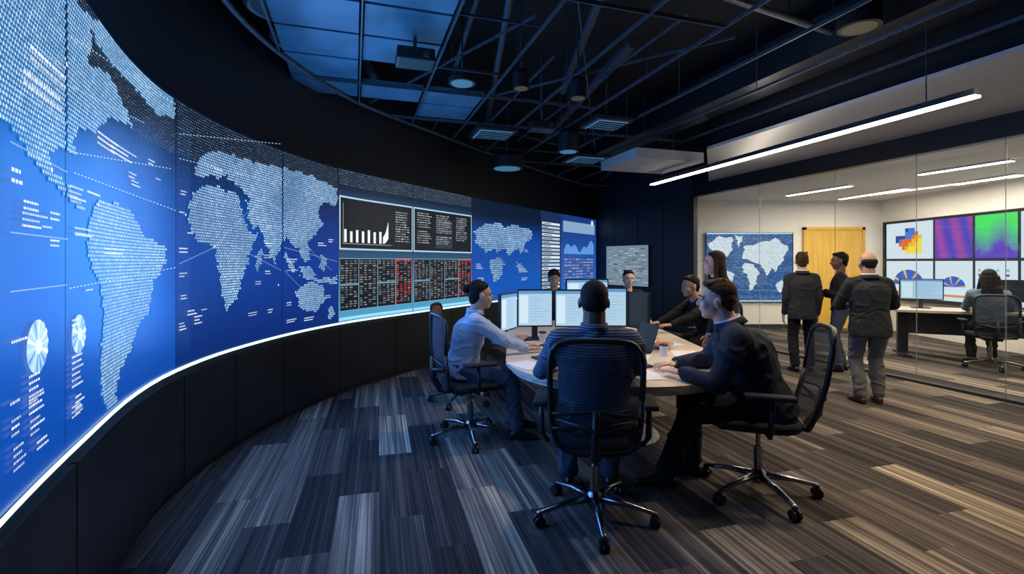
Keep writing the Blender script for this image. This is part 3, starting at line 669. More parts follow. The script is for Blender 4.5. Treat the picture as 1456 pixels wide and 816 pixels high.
# ---------------------------------------------------------------- chairs
def make_chair(label,group=None,basemat='chrome',backmat='mesh',rec=.13):
    T=thing('office_chair',label,'chair',(0,0,0),0,group)
    bm=NB(); lathe(bm,[(.035,.07),(.045,.08),(.045,.13),(.03,.15)]); obj('hub',bm,MT[basemat],T,smooth=False)
    for k in range(5):
        a=2*PI*k/5-PI/2+.12; c,s=math.cos(a),math.sin(a)
        bm=NB(); 
        R=[]
        for t,w,h,z in ((.03,.028,.022,.115),(.18,.022,.017,.105),(.33,.016,.012,.078),(.35,.010,.008,.075)):
            R.append((V((c*t,s*t,z)),V((-s*w,c*w,0)),V((0,0,h))))
        loft(bm,R,10); obj('leg',bm,MT[basemat],T,smooth=True)
        bm=NB(); p=V((c*.335,s*.335,.03)); t=V((-s,c,0))
        for q in (-.016,.016): cyl(bm,p+t*(q-.009),p+t*(q+.009),.03,seg=16)
        cyl(bm,p,p+V((0,0,.045)),.010,seg=8); box(bm,p.x-.018,p.x+.018,p.y-.018,p.y+.018,.045,.066,.005); obj('caster',bm,MT['blackp'],T)
    bm=NB(); cyl(bm,(0,0,.12),(0,0,.30),.026); cyl(bm,(0,0,.30),(0,0,.42),.015); obj('gas_lift',bm,MT[basemat if basemat=='chrome' else 'metald'],T)
    bm=NB(); box(bm,-.10,.10,-.16,.12,.40,.445,.012); obj('tilt_mechanism',bm,MT['blackp'],T)
    bm=NB(); R=[]
    for z,k in ((.44,.88),(.452,.97),(.475,1.0),(.495,.98),(.505,.90),(.508,.6)):
        R.append((z,k))
    seg=36; rs=[]
    for z,k in R:
        row=[]
        for i in range(seg):
            t=2*PI*i/seg; e=.5; x=.255*k*abs(math.cos(t))**e*(1 if math.cos(t)>=0 else -1); y=.24*k*abs(math.sin(t))**e*(1 if math.sin(t)>=0 else -1)
            row.append(bm.verts.new((x,y+.02,z-(.03*max(0,(y-.12)/.12)**2))))
        rs.append(row)
    for a,b in zip(rs[:-1],rs[1:]):
        for i in range(seg): bm.faces.new((a[i],a[(i+1)%seg],b[(i+1)%seg],b[i]))
    bm.faces.new(rs[0][::-1]); bm.faces.new(rs[-1]); obj('seat',bm,MT['black'],T,smooth=True)
    def S(x,z): return -.235-rec*(z-.5)+.6*x*x-.035*math.cos((z-.68)*5)
    def ol(t,k=1):
        e=.42; ct,st=math.cos(t),math.sin(t); x=abs(ct)**e*(1 if ct>=0 else -1)*k; zz=abs(st)**e*(1 if st>=0 else -1)*k
        w=.235+.012*zz; z=.755+zz*.30; return x*w,z
    bm=NB(); seg=40; front=[];
    for k in (.02,.3,.55,.8,1.0):
        front.append([bm.verts.new((ol(2*PI*i/seg,k)[0],S(*ol(2*PI*i/seg,k)),ol(2*PI*i/seg,k)[1])) for i in range(seg)])
    for a,b in zip(front[:-1],front[1:]):
        for i in range(seg): bm.faces.new((a[i],a[(i+1)%seg],b[(i+1)%seg],b[i]))
    bm.faces.new(front[0])
    obj('backrest',bm,MT[backmat],T,smooth=True)
    bm=NB(); pts=[]
    for i in range(seg+1): x,z=ol(2*PI*i/seg); pts.append((x,S(x,z)-.007,z))
    tube(bm,pts,.016,8); obj('backrest_frame',bm,MT['blackp'],T,smooth=True)
    bm=NB()
    for z in (.60,.68): tube(bm,[(x/10*.225,S(x/10*.225,z)-.018,z+.01*math.cos(x*.3)) for x in range(-10,11,2)],.009,6)
    tube(bm,[(0,-.12,.42),(0,-.26,.44),(0,S(0,.55)-.05,.53),(0,S(0,.70)-.03,.70)],[.03,.03,.026,.018],10)
    tube(bm,[(-.2,S(.2,.62)-.02,.64),(0,S(0,.6)-.045,.60),(.2,S(.2,.62)-.02,.64)],[.012,.02,.012],8); obj('back_support',bm,MT['blackp'],T,smooth=True)
    for sx in(-1,1):
        bm=NB(); tube(bm,[(sx*.12,-.02,.43),(sx*.27,-.02,.44),(sx*.30,-.02,.48),(sx*.30,-.03,.66)],[.016,.016,.018,.015],8); obj('arm_support',bm,MT['blackp'],T,smooth=True)
        bm=NB(); box(bm,sx*.30-.04,sx*.30+.04,-.15,.12,.66,.69,.013); obj('armrest',bm,MT['black'],T,smooth=True)
    return T
def dup(root,loc,rz,label,scale=1):
    r=root.copy(); C.objects.link(r); r.location=loc; r.rotation_euler=(0,0,rz); r['label']=label; r.scale=(scale,)*3
    for ch in list(root.children): c=ch.copy(); C.objects.link(c); c.parent=r
    return r
def rzf(f): return math.atan2(-f[0],f[1])
ch=make_chair('black mesh-back office chair seen from behind, nearest the camera at the table'); ch.location=(.49,2.93,0); ch.rotation_euler=(0,0,rzf((.14,1))); ch.scale=(1.04,)*3
c3=make_chair('black office chair with chrome star base under the man in navy suit',None,'chrome','mesh',.28); c3.location=(1.62,3.24,0); c3.rotation_euler=(0,0,rzf((-.93,.30))); c3.scale=(1.05,)*3
dup(ch,(-.36,4.25,0),rzf((1,.42)),'black office chair under the man in light blue shirt',1.02)
dup(ch,(2.38,5.95,0),rzf((-1,-.1)),'black office chair under the person reaching over the table beyond the navy suit')
dup(ch,(.62,7.35,0),rzf((0,-1)),'black office chair of the left person behind the monitors')
dup(ch,(1.72,7.35,0),rzf((0,-1)),'black office chair of the right person behind the monitors')
dup(ch,(6.85,7.05,0),rzf((.6,1)),'black office chair at the desk beyond the glass wall')
c2=make_chair('tan backed chair standing empty behind the man in light blue shirt',None,'metald','tan'); c2.location=(-.55,5.35,0); c2.rotation_euler=(0,0,rzf((1,-.1)))
# ---------------------------------------------------------------- table
TX,TY,TR,TY2,TZ=.85,4.0,.90,5.75,.73
def track(r,n=72):
    return [(TX+r*math.cos(PI+PI*i/n),TY+r*math.sin(PI+PI*i/n)) for i in range(n+1)]+[(TX+r*math.cos(PI*i/n),TY2+r*math.sin(PI*i/n)) for i in range(n+1)]
T=thing('meeting_table','long oval meeting table with pale wood top and white base','table',(TX,4.9,0))
bm=NB(); prism(bm,track(TR),TZ-.03,TZ); bmesh.ops.bevel(bm,geom=[e for e in bm.edges if abs(e.verts[0].co.z-e.verts[1].co.z)<1e-6],offset=.006,segments=2,affect='EDGES'); obj('tabletop',bm,MT['table'],T,world=True)
bm=NB(); prism(bm,track(TR-.04),TZ-.07,TZ-.031); obj('apron',bm,MT['tedge'],T,world=True)
for y in (4.35,5.75):
    bm=NB(); lathe(bm,[(.34,.01),(.33,.03),(.12,.06),(.09,.2),(.09,.5),(.2,.66)],(TX+.1,y,0)); obj('pedestal',bm,MT['tedge'],T,world=True,smooth=False)
def monitor(px,Y,w,h,yaw,label,lit=True,zb=.86,base=TZ):
    p=at(px,Y,base); T=thing('monitor',label,'monitor',(p.x,p.y,base+.001),yaw)
    z0=zb-base; bm=NB(); box(bm,-w/2,w/2,0,.03,z0,z0+h,.006); obj('casing',bm,MT['blackp'],T)
    cm=CM(); f=-.002
    def q(u0,u1,v0,v1,c,o=0):
        R=Matrix.Translation(T.location)@Matrix.Rotation(yaw,4,'Z')
        cm.poly([R@V((-w/2+u*w,f-o,z0+v*h)) for u,v in ((u0,v0),(u1,v0),(u1,v1),(u0,v1))],c)
    q(.03,.97,.04,.96,(.42,.62,.80) if lit else (.01,.015,.02))
    if lit:
        q(.03,.97,.88,.96,(.12,.32,.6),.001); q(.06,.3,.1,.84,(.65,.82,.92),.001)
        for i in range(9): q(.35,.35+random.uniform(.2,.55),.78-i*.075,.79-i*.075,(.22,.4,.58),.001)
    o=cm.build('screen',None,MT['scrd']); o.parent=T; o.matrix_parent_inverse=(Matrix.Translation(T.location)@Matrix.Rotation(yaw,4,'Z')).inverted()
    bm=NB(); box(bm,-.03,.03,.03,.05,.01,z0+h*.5,.004); obj('stand',bm,MT['metald'],T)
    bm=NB(); box(bm,-.12,.12,-.05,.14,0,.012,.004); obj('base',bm,MT['metald'],T)
monitor(724,4.72,.38,.36,1.15,'monitor turned edge-on at the left end of the monitor row')
monitor(761,4.98,.36,.38,.10,'lit monitor second from left behind the man in striped shirt')
monitor(813,4.95,.34,.38,0.0,'lit monitor directly left of the head of the man in striped shirt')
monitor(867,4.98,.34,.40,-.1,'lit monitor directly right of the head of the man in striped shirt')
monitor(905,4.85,.34,.36,-1.15,'dark monitor turned away at right end of the row',False)
monitor(835,5.7,.5,.34,.05,'monitor in the back row rising above the striped shirt man head',True,.98)
def flatitem(name,label,cat,x,y,w,l,h,rz,mat,parts=None):
    T=thing(name,label,cat,(x,y,TZ+.001),rz); bm=NB(); box(bm,-w/2,w/2,-l/2,l/2,0,h,min(.003,h*.3)); obj('cover' if parts else 'sheet',bm,MT[mat],T)
    if parts: bm=NB(); box(bm,-w/2+.004,w/2-.001,-l/2+.004,l/2-.004,h*.25,h*.8); obj('pages',bm,MT['paper'],T)
    return T
flatitem('notebook','dark closed notebook in front of the navy suit man hands','notebook',.90,3.76,.22,.28,.018,.35,'book',True)
flatitem('paper_sheet','white paper sheet on the table right of the striped shirt man','paper',1.02,4.05,.21,.29,.003,-.4,'paper')
flatitem('paper_sheet','white paper sheet near the left man hands','paper',.42,4.33,.21,.29,.003,.9,'paper')
flatitem('paper_sheet','white paper sheet at the near edge right of the nearest chair','paper',.92,3.42,.21,.29,.003,.15,'paper')
flatitem('paper_sheet','white paper sheet at the left rim near the notebook','paper',.12,3.75,.21,.29,.003,.6,'paper')
flatitem('paper_sheet','white paper sheet on the right side of the table by the food bowl','paper',1.48,4.22,.21,.29,.003,-.2,'paper')
flatitem('paper_sheet','white paper sheet beyond the nearer food bowl','paper',1.50,4.74,.21,.29,.003,.3,'paper')
flatitem('notebook','small dark notebook near the left edge of the table','notebook',.28,3.98,.16,.22,.015,.5,'book',True)
flatitem('smartphone','black phone lying on the right edge of the table','phone',1.50,3.95,.075,.15,.009,.7,'blackp')
flatitem('smartphone','black phone lying before the left man hands','phone',.32,4.66,.075,.15,.009,-.5,'blackp')
def bowl(x,y,r,lab):
    T=thing('food_bowl',lab,'bowl',(x,y,TZ+.001)); bm=NB(); lathe(bm,[(r*.45,0),(r*.5,.01),(r*.9,.035),(r,.055),(r*.93,.055),(r*.8,.035),(r*.3,.02)]); obj('bowl',bm,MT['bowl'],T,smooth=False)
    bm=NB()
    for k in range(9): a=k*2.4; q=r*.55*math.sqrt(k/9); ell(bm,(q*math.cos(a),q*math.sin(a),.045),(r*.26,r*.22,.018),seg=8)
    o=obj('food',bm,MT['food'],T,smooth=True)
bowl(1.36,4.48,.11,'bowl of orange food nearest the navy suit man')
bowl(1.40,5.05,.10,'bowl of orange food beyond the dark monitor')
bowl(.08,4.90,.08,'bowl of orange snack in front of the left monitors')
def cup(x,y,lab):
    T=thing('paper_cup',lab,'cup',(x,y,TZ+.001)); bm=NB(); lathe(bm,[(.028,0),(.036,.09),(.033,.09),(.026,.01)]); obj('cup_body',bm,MT['paper'],T,smooth=False)
    bm=NB(); lathe(bm,[(.039,.088),(.039,.098),(.03,.104)]); obj('lid',bm,MT['blackp'],T)
cup(1.27,4.12,'white cup with black lid right of the lit monitors'); cup(.30,4.85,'white cup with black lid before the left turned monitor')
T=thing('laptop','thin open laptop seen edge-on between the monitors and the navy suit man','laptop',(1.05,4.35,TZ+.001),-1.35)
bm=NB(); box(bm,-.16,.16,-.11,.11,0,.015,.004); obj('keyboard_base',bm,MT['blackp'],T)
bm=NB(); box(bm,-.16,.16,0,.008,0,.24,.003,Matrix.Translation((0,.11,.012))@Matrix.Rotation(-.3,4,'X')); obj('lid',bm,MT['blackp'],T)
for i,(x,y) in enumerate(((.60,4.62),)):
    T=thing('keyboard','black keyboard before the lit monitors','keyboard',(x,y,TZ+.001),0)
    bm=NB(); box(bm,-.2,.2,-.06,.06,0,.014,.004); obj('base',bm,MT['blackp'],T)
    bm=NB()
    for a in range(12):
        for b in range(4): box(bm,-.19+a*.032,-.164+a*.032,-.052+b*.027,-.03+b*.027,.014,.019)
    obj('keys',bm,MT['metald'],T)
# ---------------------------------------------------------------- people
def ik(a,t,l1,l2,pole):
    d=t-a; L=min(d.length,l1+l2-.004); dn=d.normalized(); t=a+dn*L; x=(l1*l1-l2*l2+L*L)/(2*L); h=math.sqrt(max(0,l1*l1-x*x)); p=pole-dn*pole.dot(dn); p.normalize(); return a+dn*x+p*h,t
def person(label,loc,face,S=1.0,pz=.93,lean=0,side=0,hands=None,feet=None,head=(0,0),hair='short',hc='black',skin='light',top='navy',kind='jacket',bot='black',shoe='shoe',vox=.009,hang=(.0,.0),fat=1.08,elb=.7):
    T=thing('person',label,'person',loc,rzf(face)); Mi=rootmat(T).inverted(); Z=V((0,0,1)); stand=pz>.8
    P=V((0,0,pz/S)); u=V((math.sin(side),math.sin(lean)*math.cos(side),math.cos(lean)*math.cos(side))).normalized(); r=V((math.cos(side),0,-math.sin(side))); f=u.cross(r)*-1
    if f.y<0: f=-f
    u2=(u+f*(.16 if lean>.1 else .03)).normalized(); Cc=P+u*.28; N=Cc+u2*.235
    sw=.172*(.35+.65*fat)*(.93 if stand else 1); lk=.5+.5*fat
    dz=.088 if stand else .074
    sh=[N-u2*dz-r*sw,N-u2*dz+r*sw]; hp=[P-r*.09*lk,P+r*.09*lk]
    el,wr,kn,an=[],[],[],[]
    hd_,tv_,pn_=[],[],[]
    for i,sg in enumerate((-1,1)):
        if hands and hands[i] is not None:
            t=(Mi@V(hands[i]))/S; e,w=ik(sh[i],t,.29,.26,V((sg*elb,-.35,-.9)))
            fd=(w-e).normalized(); h_=(fd-Z*fd.z*.85).normalized(); hd_.append(h_); tv=V((-sg,.25,0)); tv=(tv-h_*tv.dot(h_)).normalized(); tv_.append(tv); pn_.append(-Z)
        else:
            e,w=ik(sh[i],sh[i]+V((sg*.045,.05+hang[i],-.535)),.29,.26,V((sg*.3,-1,0)))
            h_=((w-e).normalized()+V((0,.0,-.3))).normalized(); hd_.append(h_); tv=V((0,1,0)); tv=(tv-h_*tv.dot(h_)).normalized(); tv_.append(tv); pn_.append(V((-sg,0,0)))
        el.append(e); wr.append(w)
        fx,fy=(feet[i] if feet else (sg*.10,0)); t=V((fx/S,fy/S,.09)); k,a=ik(hp[i],t,.435,.43,V((sg*.08,1,.5))); kn.append(k); an.append(a)
    nd=(u2*.55+Z*.45+f*.05).normalized()
    hc_=N+nd*.155+f*.012
    Rh=Matrix.Rotation(head[0],3,'Z')@Matrix.Rotation(-head[1],3,'X'); HM=Matrix.Translation(hc_)@Rh.to_4x4()@Matrix.Scale(1.06,4)
    H=lambda x,y,z: HM@V((x,y,z))
    bm=NB()
    def torso(bm,c,rings,k=1.0):
        loft(bm,[((P+u*t if t<.28 else Cc+u2*(t-.28)),r*(rx*k+c),f*(ry*k+c)) for t,rx,ry in rings],20)
    torso(bm,0,[(-.10,.10,.09),(-.04,.15,.105),(.04,.155,.11),(.14,.135,.098),(.26,.15,.11),(.36,.16,.108),(.42,.14,.092),(.46,.10,.075),(.50,.06,.06)])
    for i in (0,1):
        cap(bm,sh[i],el[i],.045,.036); cap(bm,el[i],wr[i],.036,.024); cap(bm,hp[i],kn[i],.075,.048); cap(bm,kn[i],an[i],.046,.032)
        w=wr[i]; h_=hd_[i]; tv=tv_[i]; pn=pn_[i]
        loft(bm,[(w-h_*.01,tv*.024,pn*.019),(w+h_*.03,tv*.034,pn*.017),(w+h_*.07,tv*.041,pn*.015),(w+h_*.095,tv*.036,pn*.011)],12)
    cap(bm,N-u2*.03,H(0,-.025,-.05),.060*lk,.056*lk)
    ell(bm,(0,-.016,.028),(.077,.096,.088),HM,20); ell(bm,(0,.018,-.035),(.062,.070,.078),HM,20); ell(bm,(0,.046,-.085),(.036,.034,.028),HM); ell(bm,(0,.01,-.068),(.058,.055,.035),HM)
    cap(bm,H(0,.084,.010),H(0,.099,-.024),.0085,.013); ell(bm,(0,.072,.025),(.048,.018,.011),HM); ell(bm,(0,.083,-.055),(.024,.012,.0095),HM)
    for q in (-1,1): ell(bm,(q*.079,-.006,-.012),(.011,.019,.031),HM); ell(bm,(q*.036,.056,-.032),(.024,.026,.028),HM); ell(bm,(q*.031,.073,.011),(.015,.009,.006),HM)
    bv=min(vox,.0065)
    me=remesh(bm,bv,2)
    b2=NB(); b2.from_mesh(me)
    for i in (0,1):
        w=wr[i]; h_=hd_[i]; tv=tv_[i]; pn=pn_[i]; cu=.35 if hands and hands[i] is not None else .55
        for k,(o,L) in enumerate(((.033,.066),(.011,.076),(-.011,.071),(-.031,.056))):
            b=w+h_*.088+tv*o; d=(h_+tv*o*3).normalized(); d2=(d*math.cos(cu)+pn*math.sin(cu)); d3=(d*math.cos(cu*2)+pn*math.sin(cu*2))
            q1=b+d*L*.45; q2=q1+d2*L*.35; q3=q2+d3*L*.25; tube(b2,[b-d*.015,b,q1,q2,q3,q3+d3*.004],[.008,.0095,.0088,.008,.0065,.003],8)
        b=w+h_*.025+tv*.024; q1=b+(h_*.55+tv*.8).normalized()*.038; q2=q1+(h_*.9+tv*.4).normalized()*.032; tube(b2,[b,q1,q2,q2+(q2-q1)*.15],[.0125,.011,.0085,.004],8)
    b2.transform(Matrix.Scale(S,4)); b2.to_mesh(me); b2.free()
    for p in me.polygons: p.use_smooth=True
    link('body',me,SK[skin],T)
    def fin(bm,name,mat,vx,sm=3,disp=0,tex=None,folds=0):
        me=remesh(bm,vx,sm,disp,tex,folds); me.transform(Matrix.Scale(S,4)); return link(name,me,mat,T)
    for q in (-1,1):
        bm=NB(); ell(bm,(q*.031,.0765,.003),(.0125,.0085,.0055),HM,12); bm.transform(Matrix.Scale(S,4)); e=obj('eye',bm,MT['eye'],T,smooth=True)
        bm=NB(); ell(bm,(q*.031,.0825,.003),(.0052,.0038,.0048),HM,10); bm.transform(Matrix.Scale(S,4)); obj('iris',bm,MT['iris'],e,smooth=True)
        bm=NB(); tube(bm,[H(q*.014,.0895,.022),H(q*.032,.090,.028),H(q*.05,.078,.023)],[.003,.004,.002],6); bm.transform(Matrix.Scale(S,4)); obj('eyebrow',bm,HR[hc],T,smooth=True)
    bm=NB(); ell(bm,(0,.0885,-.055),(.021,.008,.0045),HM,10); bm.transform(Matrix.Scale(S,4)); obj('lips',bm,pm_lip[skin],T,smooth=True)
    bm=NB()
    if hair=='buzz': ell(bm,(0,-.021,.037),(.0780,.096,.083),HM,20); ell(bm,(0,-.045,.0),(.0775,.069,.068),HM,20); dsp=.002
    elif hair=='fringe': ell(bm,(0,-.046,.004),(.0785,.070,.055),HM,20); ell(bm,(0,-.062,-.03),(.060,.042,.045),HM,16); dsp=.002
    else:
        ell(bm,(0,-.028,.050),(.080,.094,.083),HM,20); ell(bm,(0,-.050,.010),(.079,.066,.066),HM,20); ell(bm,(0,-.062,-.035),(.060,.042,.05),HM,16); dsp=.006
        if hair in('short','swept'):
            ell(bm,(.008,.026,.100),(.056,.046,.022),HM)
            for k in range(7): t=-.045+k*.015; cap(bm,H(t,.050,.094+.005*math.sin(k*1.7)),H(t*1.05+.01,-.04,.117+.004*math.cos(k*2.1)),.012,.014,8)
        if hair=='bun':
            ell(bm,(0,-.13,.055),(.036,.033,.036),HM)
            for k in range(7): t=-.05+k*.0167; cap(bm,H(t,.045,.095-abs(t)*.3),H(t*.6,-.10,.085),.010,.012,8)
        if hair=='curly': ell(bm,(0,-.02,.06),(.088,.098,.088),HM); dsp=.025
        if hair in('long','verylong'):
            kx=1.25 if hair=='verylong' else 1
            ax=Rh@V((kx,0,0)); ay=Rh@V((0,kx,0))
            loft(bm,[(H(0,-.04,.03),ax*.088,ay*.078),(H(0,-.06,-.05),ax*.096,ay*.068),(H(0,-.075,-.13),ax*.105,ay*.058),(H(0,-.085,-.22),ax*.105,ay*.050),(H(0,-.09,-.31),ax*.085,ay*.038)],16)
            for q in(-1,1): cap(bm,H(q*.072,.0,.03),H(q*.092*kx,.0,-.15),.024,.022)
    fin(bm,'hair',HR[hc],.006,1,dsp,_dt2)
    def upper(c,jk):
        bm=NB()
        if jk: rg=[(-.17,.160,.122),(-.10,.164,.124),(0,.160,.118),(.12,.144,.108),(.26,.158,.118),(.36,.166,.120),(.415,.142,.102),(.46,.105,.08),(.50,.066,.064)]
        else: rg=[(-.06,.155,.112),(.02,.160,.116),(.12,.148,.110),(.26,.158,.118),(.36,.164,.118),(.415,.142,.100),(.46,.10,.078),(.495,.064,.062)]
        if jk and pz<.8: rg=rg[1:]
        rg=[(t,rx*(fat if t<.45 else 1),ry*(fat if t<.45 else 1)) for t,rx,ry in rg]
        torso(bm,c,rg)
        for i in (0,1):
            q=N-u2*.028+(sh[i]-N)*.25
            cap(bm,q,sh[i],.050*lk+c*.5,.058*lk+c)
            cap(bm,Cc+u2*.06+(sh[i]-N).dot(r)*r*.45,sh[i]-u2*.02,.075*lk,.056*lk+c)
            cap(bm,sh[i],el[i],.058*lk+c,.048*lk+c*.7); cap(bm,el[i],wr[i]-(wr[i]-el[i]).normalized()*.02,.048*lk+c*.7,.034*lk+c*.5)
        return bm
    nm={'jacket':'suit_jacket','shirt':'shirt','sweater':'sweater'}[kind]
    fin(upper(.010 if kind=='jacket' else .006,kind=='jacket'),nm,CL[top],vox,5,folds=.011 if stand else .014)
    if kind!='sweater':
        bm=NB(); tl=f*.012; loft(bm,[(N-u2*.012-tl*.5,r*.070*lk,f*.070*lk),(N+nd*.028-tl,r*.062*lk,f*.064*lk)],18,False)
        bm.transform(Matrix.Scale(S,4)); col=obj('collar',bm,CL['white'] if kind=='jacket' else CL[top],T,smooth=True); sd=col.modifiers.new('s','SOLIDIFY'); sd.thickness=.006; sd.offset=1
    if kind=='jacket':
        bm=NB(); loft(bm,[(N-u2*.03-f*.012,r*.086*lk,f*.086*lk),(N+nd*.016-f*.016,r*.070*lk,f*.070*lk)],18,False)
        bm.transform(Matrix.Scale(S,4)); col=obj('jacket_collar',bm,CL[top],T,smooth=True); sd=col.modifiers.new('s','SOLIDIFY'); sd.thickness=.008; sd.offset=1
        for i in (0,1):
            d=(wr[i]-el[i]).normalized(); bm=NB(); x,y=frame(d); loft(bm,[(wr[i]-d*.03,x*.034,y*.034),(wr[i]+d*.008,x*.031,y*.031)],14); bm.transform(Matrix.Scale(S,4)); obj('shirt_cuff',bm,CL['white'],T,smooth=True)
    bm=NB(); torso(bm,.004,[(-.11,.11,.10),(-.05,.152,.112),(.04,.158,.115),(.09,.15,.11)],lk)
    for i in(0,1): cap(bm,hp[i],kn[i],.095*lk,.068*lk,16); cap(bm,kn[i],an[i]+(kn[i]-an[i]).normalized()*.02,.067*lk,.056*lk,16)
    fin(bm,'trousers',CL[bot],vox,5,folds=.012 if stand else .016)
    for i in(0,1):
        a=an[i]; sg=(-1,1)[i]; y=V((sg*.18,1,0)).normalized(); x=V((y.y,-y.x,0)); b=V((a.x,a.y,0)); bm=NB()
        loft(bm,[(b-y*.065+Z*.03,x*.025,Z*.028),(b-y*.04+Z*.045,x*.036,Z*.045),(b+Z*.05,x*.038,Z*.05),(b+y*.07+Z*.04,x*.042,Z*.04),(b+y*.13+Z*.028,x*.044,Z*.028),(b+y*.18+Z*.022,x*.034,Z*.021),(b+y*.20+Z*.018,x*.015,Z*.012)],14)
        cap(bm,b+Z*.06,b+Z*.10,.037,.036); me=remesh(bm,.007,2); me.transform(Matrix.Scale(S,4)); link('shoe',me,CL[shoe],T)
    return T
pm_lip=dict(light=pmat('lip_light',(.42,.16,.13),.4,bump=0),tan=pmat('lip_tan',(.27,.12,.10),.4,bump=0),dark=pmat('lip_dark',(.09,.04,.035),.4,bump=0))
person('seated man in light blue shirt with dark tied-back hair, facing the table from the left',(-.43,4.25,0),(1,.16),.97,.60,.17,hands=[(.10,4.50,.765),(.14,4.25,.765)],feet=[(-.16,.52),(.12,.46)],head=(.08,.02),hair='bun',hc='black',skin='tan',top='blue',kind='shirt',bot='slate',shoe='shoe',vox=.008,fat=1.18)
person('seated man in dark striped shirt seen from behind in the nearest chair',(.49,2.93,0),(.08,1),1.02,.60,.02,hands=[(.24,3.38,.765),(.80,3.38,.765)],feet=[(-.14,.40),(.14,.42)],head=(.05,.0),hair='buzz',hc='grey',skin='dark',top='stripe',kind='shirt',bot='slate',vox=.008,fat=1.32)
person('seated man in navy suit leaning on the table at right, face in profile',(1.66,3.24,0),(-.93,.30),1.07,.61,.36,hands=[(1.14,3.28,.775),(1.20,3.62,.775)],feet=[(-.10,.62),(.14,.44)],head=(.0,.0),hair='swept',hc='brown',skin='light',top='navy',kind='jacket',bot='black',vox=.008,fat=1.34,elb=1.1)
person('seated person in black reaching over the table beyond the navy suit man',(2.40,5.9,0),(-1,-.15),1.0,.62,.38,hands=[(1.66,5.45,.765),(1.66,5.80,.765)],feet=[(-.12,.40),(.12,.42)],head=(.15,.05),hair='short',hc='black',skin='tan',top='black',kind='sweater',bot='black')
person('standing woman with long brown hair in dark jacket behind the navy suit man, looking left',(2.12,4.85,0),(-1,.1),.95,.88,.12,head=(.05,-.02),hair='long',hc='brown',skin='light',top='char',kind='jacket',bot='black')
person('standing man in dark suit seen from behind in front of the map screen',(4.02,6.82,0),(.25,1),.95,.89,.0,head=(-.1,0),hair='short',hc='brown',skin='light',top='char',kind='jacket',bot='black',feet=[(-.09,-.02),(.12,.05)],hang=(.03,0),fat=1.12)
person('standing man in black clothes in profile beside the yellow door',(4.58,6.85,0),(-.9,.45),.95,.89,.0,head=(.1,.05),hair='short',hc='black',skin='dark',top='black',kind='sweater',bot='slate',feet=[(-.08,.04),(.09,-.03)],hands=[(4.32,6.80,1.12),(4.36,7.02,1.08)])
person('standing broad man in black jacket and grey trousers seen from behind nearest the glass wall',(3.84,5.28,0),(.15,1),.94,.88,.05,hands=[(3.80,5.58,1.02),(4.02,5.55,1.02)],head=(0,.12),hair='fringe',hc='grey',skin='tan',top='char',kind='jacket',bot='grey',shoe='brown',feet=[(-.09,0),(.10,.03)],fat=1.28,elb=1.2)
person('seated woman in grey shirt with long dark hair at the desk beyond the glass',(6.87,7.08,0),(.6,1),.99,.62,.10,hands=[(7.0,7.55,.79),(7.3,7.35,.79)],feet=[(-.12,.38),(.12,.40)],head=(.3,.05),hair='verylong',hc='black',skin='light',top='pale',kind='shirt',bot='black')
person('person with short curly dark hair facing the camera behind the left monitors',(.62,7.33,0),(0,-1),.97,.62,.08,hands=[(.8,6.75,.60),(.45,6.75,.60)],feet=[(-.12,.38),(.12,.38)],head=(0,.0),hair='curly',hc='black',skin='tan',top='char',kind='sweater',bot='black',vox=.01)
person('person in dark top facing the camera behind the right monitors',(1.72,7.33,0),(0,-1),.97,.62,.08,hands=[(1.9,6.75,.60),(1.55,6.75,.60)],feet=[(-.12,.38),(.12,.38)],head=(0,.0),hair='short',hc='black',skin='light',top='black',kind='sweater',bot='black',vox=.01)
# ---------------------------------------------------------------- office desk beyond the glass
T=thing('office_desk','long pale desk with dark legs in the office beyond the glass','desk',(7.1,7.78,0),-.45)
bm=NB(); box(bm,-.9,1.1,-.38,.38,.72,.76,.005); obj('desktop',bm,MT['desk'],T)
for x in(-.75,.95):
    bm=NB(); box(bm,x-.07,x+.07,-.05,.05,.03,.72,.01); box(bm,x-.06,x+.06,-.33,.33,0,.04,.01); obj('leg',bm,MT['blackp'],T)
bm=NB(); box(bm,-.68,.88,.0,.02,.35,.70); obj('modesty_panel',bm,MT['metald'],T)
monitor(1310,8.05,.58,.34,-.45,'lit monitor on the desk beyond the glass, left of the woman',True,.90,.76)
monitor(1447,7.5,.5,.34,-.45,'dark monitor at the right end of the desk beyond the glass',False,.90,.76)
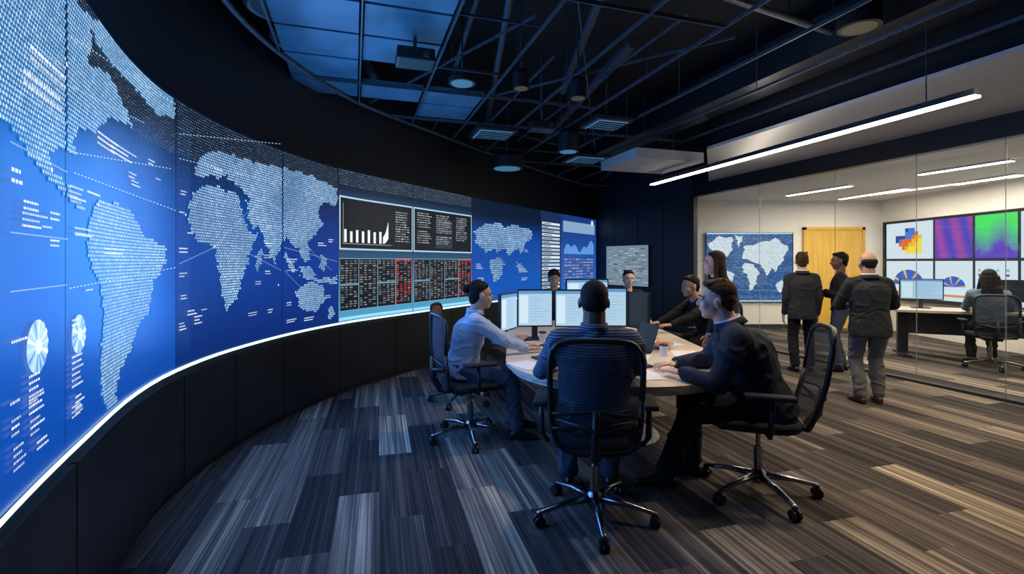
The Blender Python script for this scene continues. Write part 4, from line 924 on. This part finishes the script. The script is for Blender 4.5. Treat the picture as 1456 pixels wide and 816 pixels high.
# ---------------------------------------------------------------- lights
def area(loc,size,sy,pw,col,rot=(0,0,0)):
    l=bpy.data.lights.new('area','AREA'); l.shape='RECTANGLE'; l.size=size; l.size_y=sy; l.energy=pw; l.color=col; o=bpy.data.objects.new('area_lamp',l); C.objects.link(o); o.location=loc; o.rotation_euler=rot; return o
def spot(loc,pw,col,ang=1.6,bl=.8):
    l=bpy.data.lights.new('spot','SPOT'); l.energy=pw; l.color=col; l.spot_size=ang; l.spot_blend=bl; l.shadow_soft_size=.12; o=bpy.data.objects.new('spot_lamp',l); C.objects.link(o); o.location=loc; return o
area((6.7,8.3,2.84),2.2,3.5,170,(1,.87,.70)); area((6.6,4.5,2.84),1.8,3,80,(1,.85,.66))
zr=math.atan2(gd.y,gd.x)-PI/2
area((3.0,5.6,2.72),.1,4.2,75,(1,.83,.60),(0,0,zr))
area((3.0,5.6,2.84),.1,4.2,10,(1,.9,.78),(PI,0,-zr))  # uplight added along the linear light to brighten the soffit
spot((.7,4.3,3.2),105,(1,.88,.78)); spot((1.9,3.2,3.25),100,(1,.80,.60)); spot((3.4,3.4,3.05),185,(1,.76,.50)); spot((-.4,3.2,3.2),55,(.42,.55,1))  # last spot, bluish, is added to cool the left floor
area((-1.0,4.4,2.75),1.0,3,6,(.1,.5,1),(PI,0,0))  # added blue light without a fitting, aimed up at the ceiling tiles
for px,pw in ((170,40),(330,40),(470,34)):  # added blue fills before the video wall, boosting the screens' light on the room
    s=s_of(px); p=W(s,1.7,.06); q=W(s,1.7,.5); d=(q-p); o=area(tuple(p),1.6,1.4,pw,(.11,.36,1)); o.rotation_euler=d.to_track_quat('-Z','Z').to_euler()
w=bpy.data.worlds.new('world'); SC.world=w; w.use_nodes=True; w.node_tree.nodes['Background'].inputs[0].default_value=(.03,.05,.09,1); w.node_tree.nodes['Background'].inputs[1].default_value=.3
# ---------------------------------------------------------------- camera
cd=bpy.data.cameras.new('camera'); cam=bpy.data.objects.new('camera',cd); C.objects.link(cam); cam.location=(0,0,CH); cam.rotation_euler=(PI/2,0,0)
cd.sensor_width=36; cd.lens=F/1456*36; cd.shift_y=-36/1456; cd.clip_start=.05; SC.camera=cam
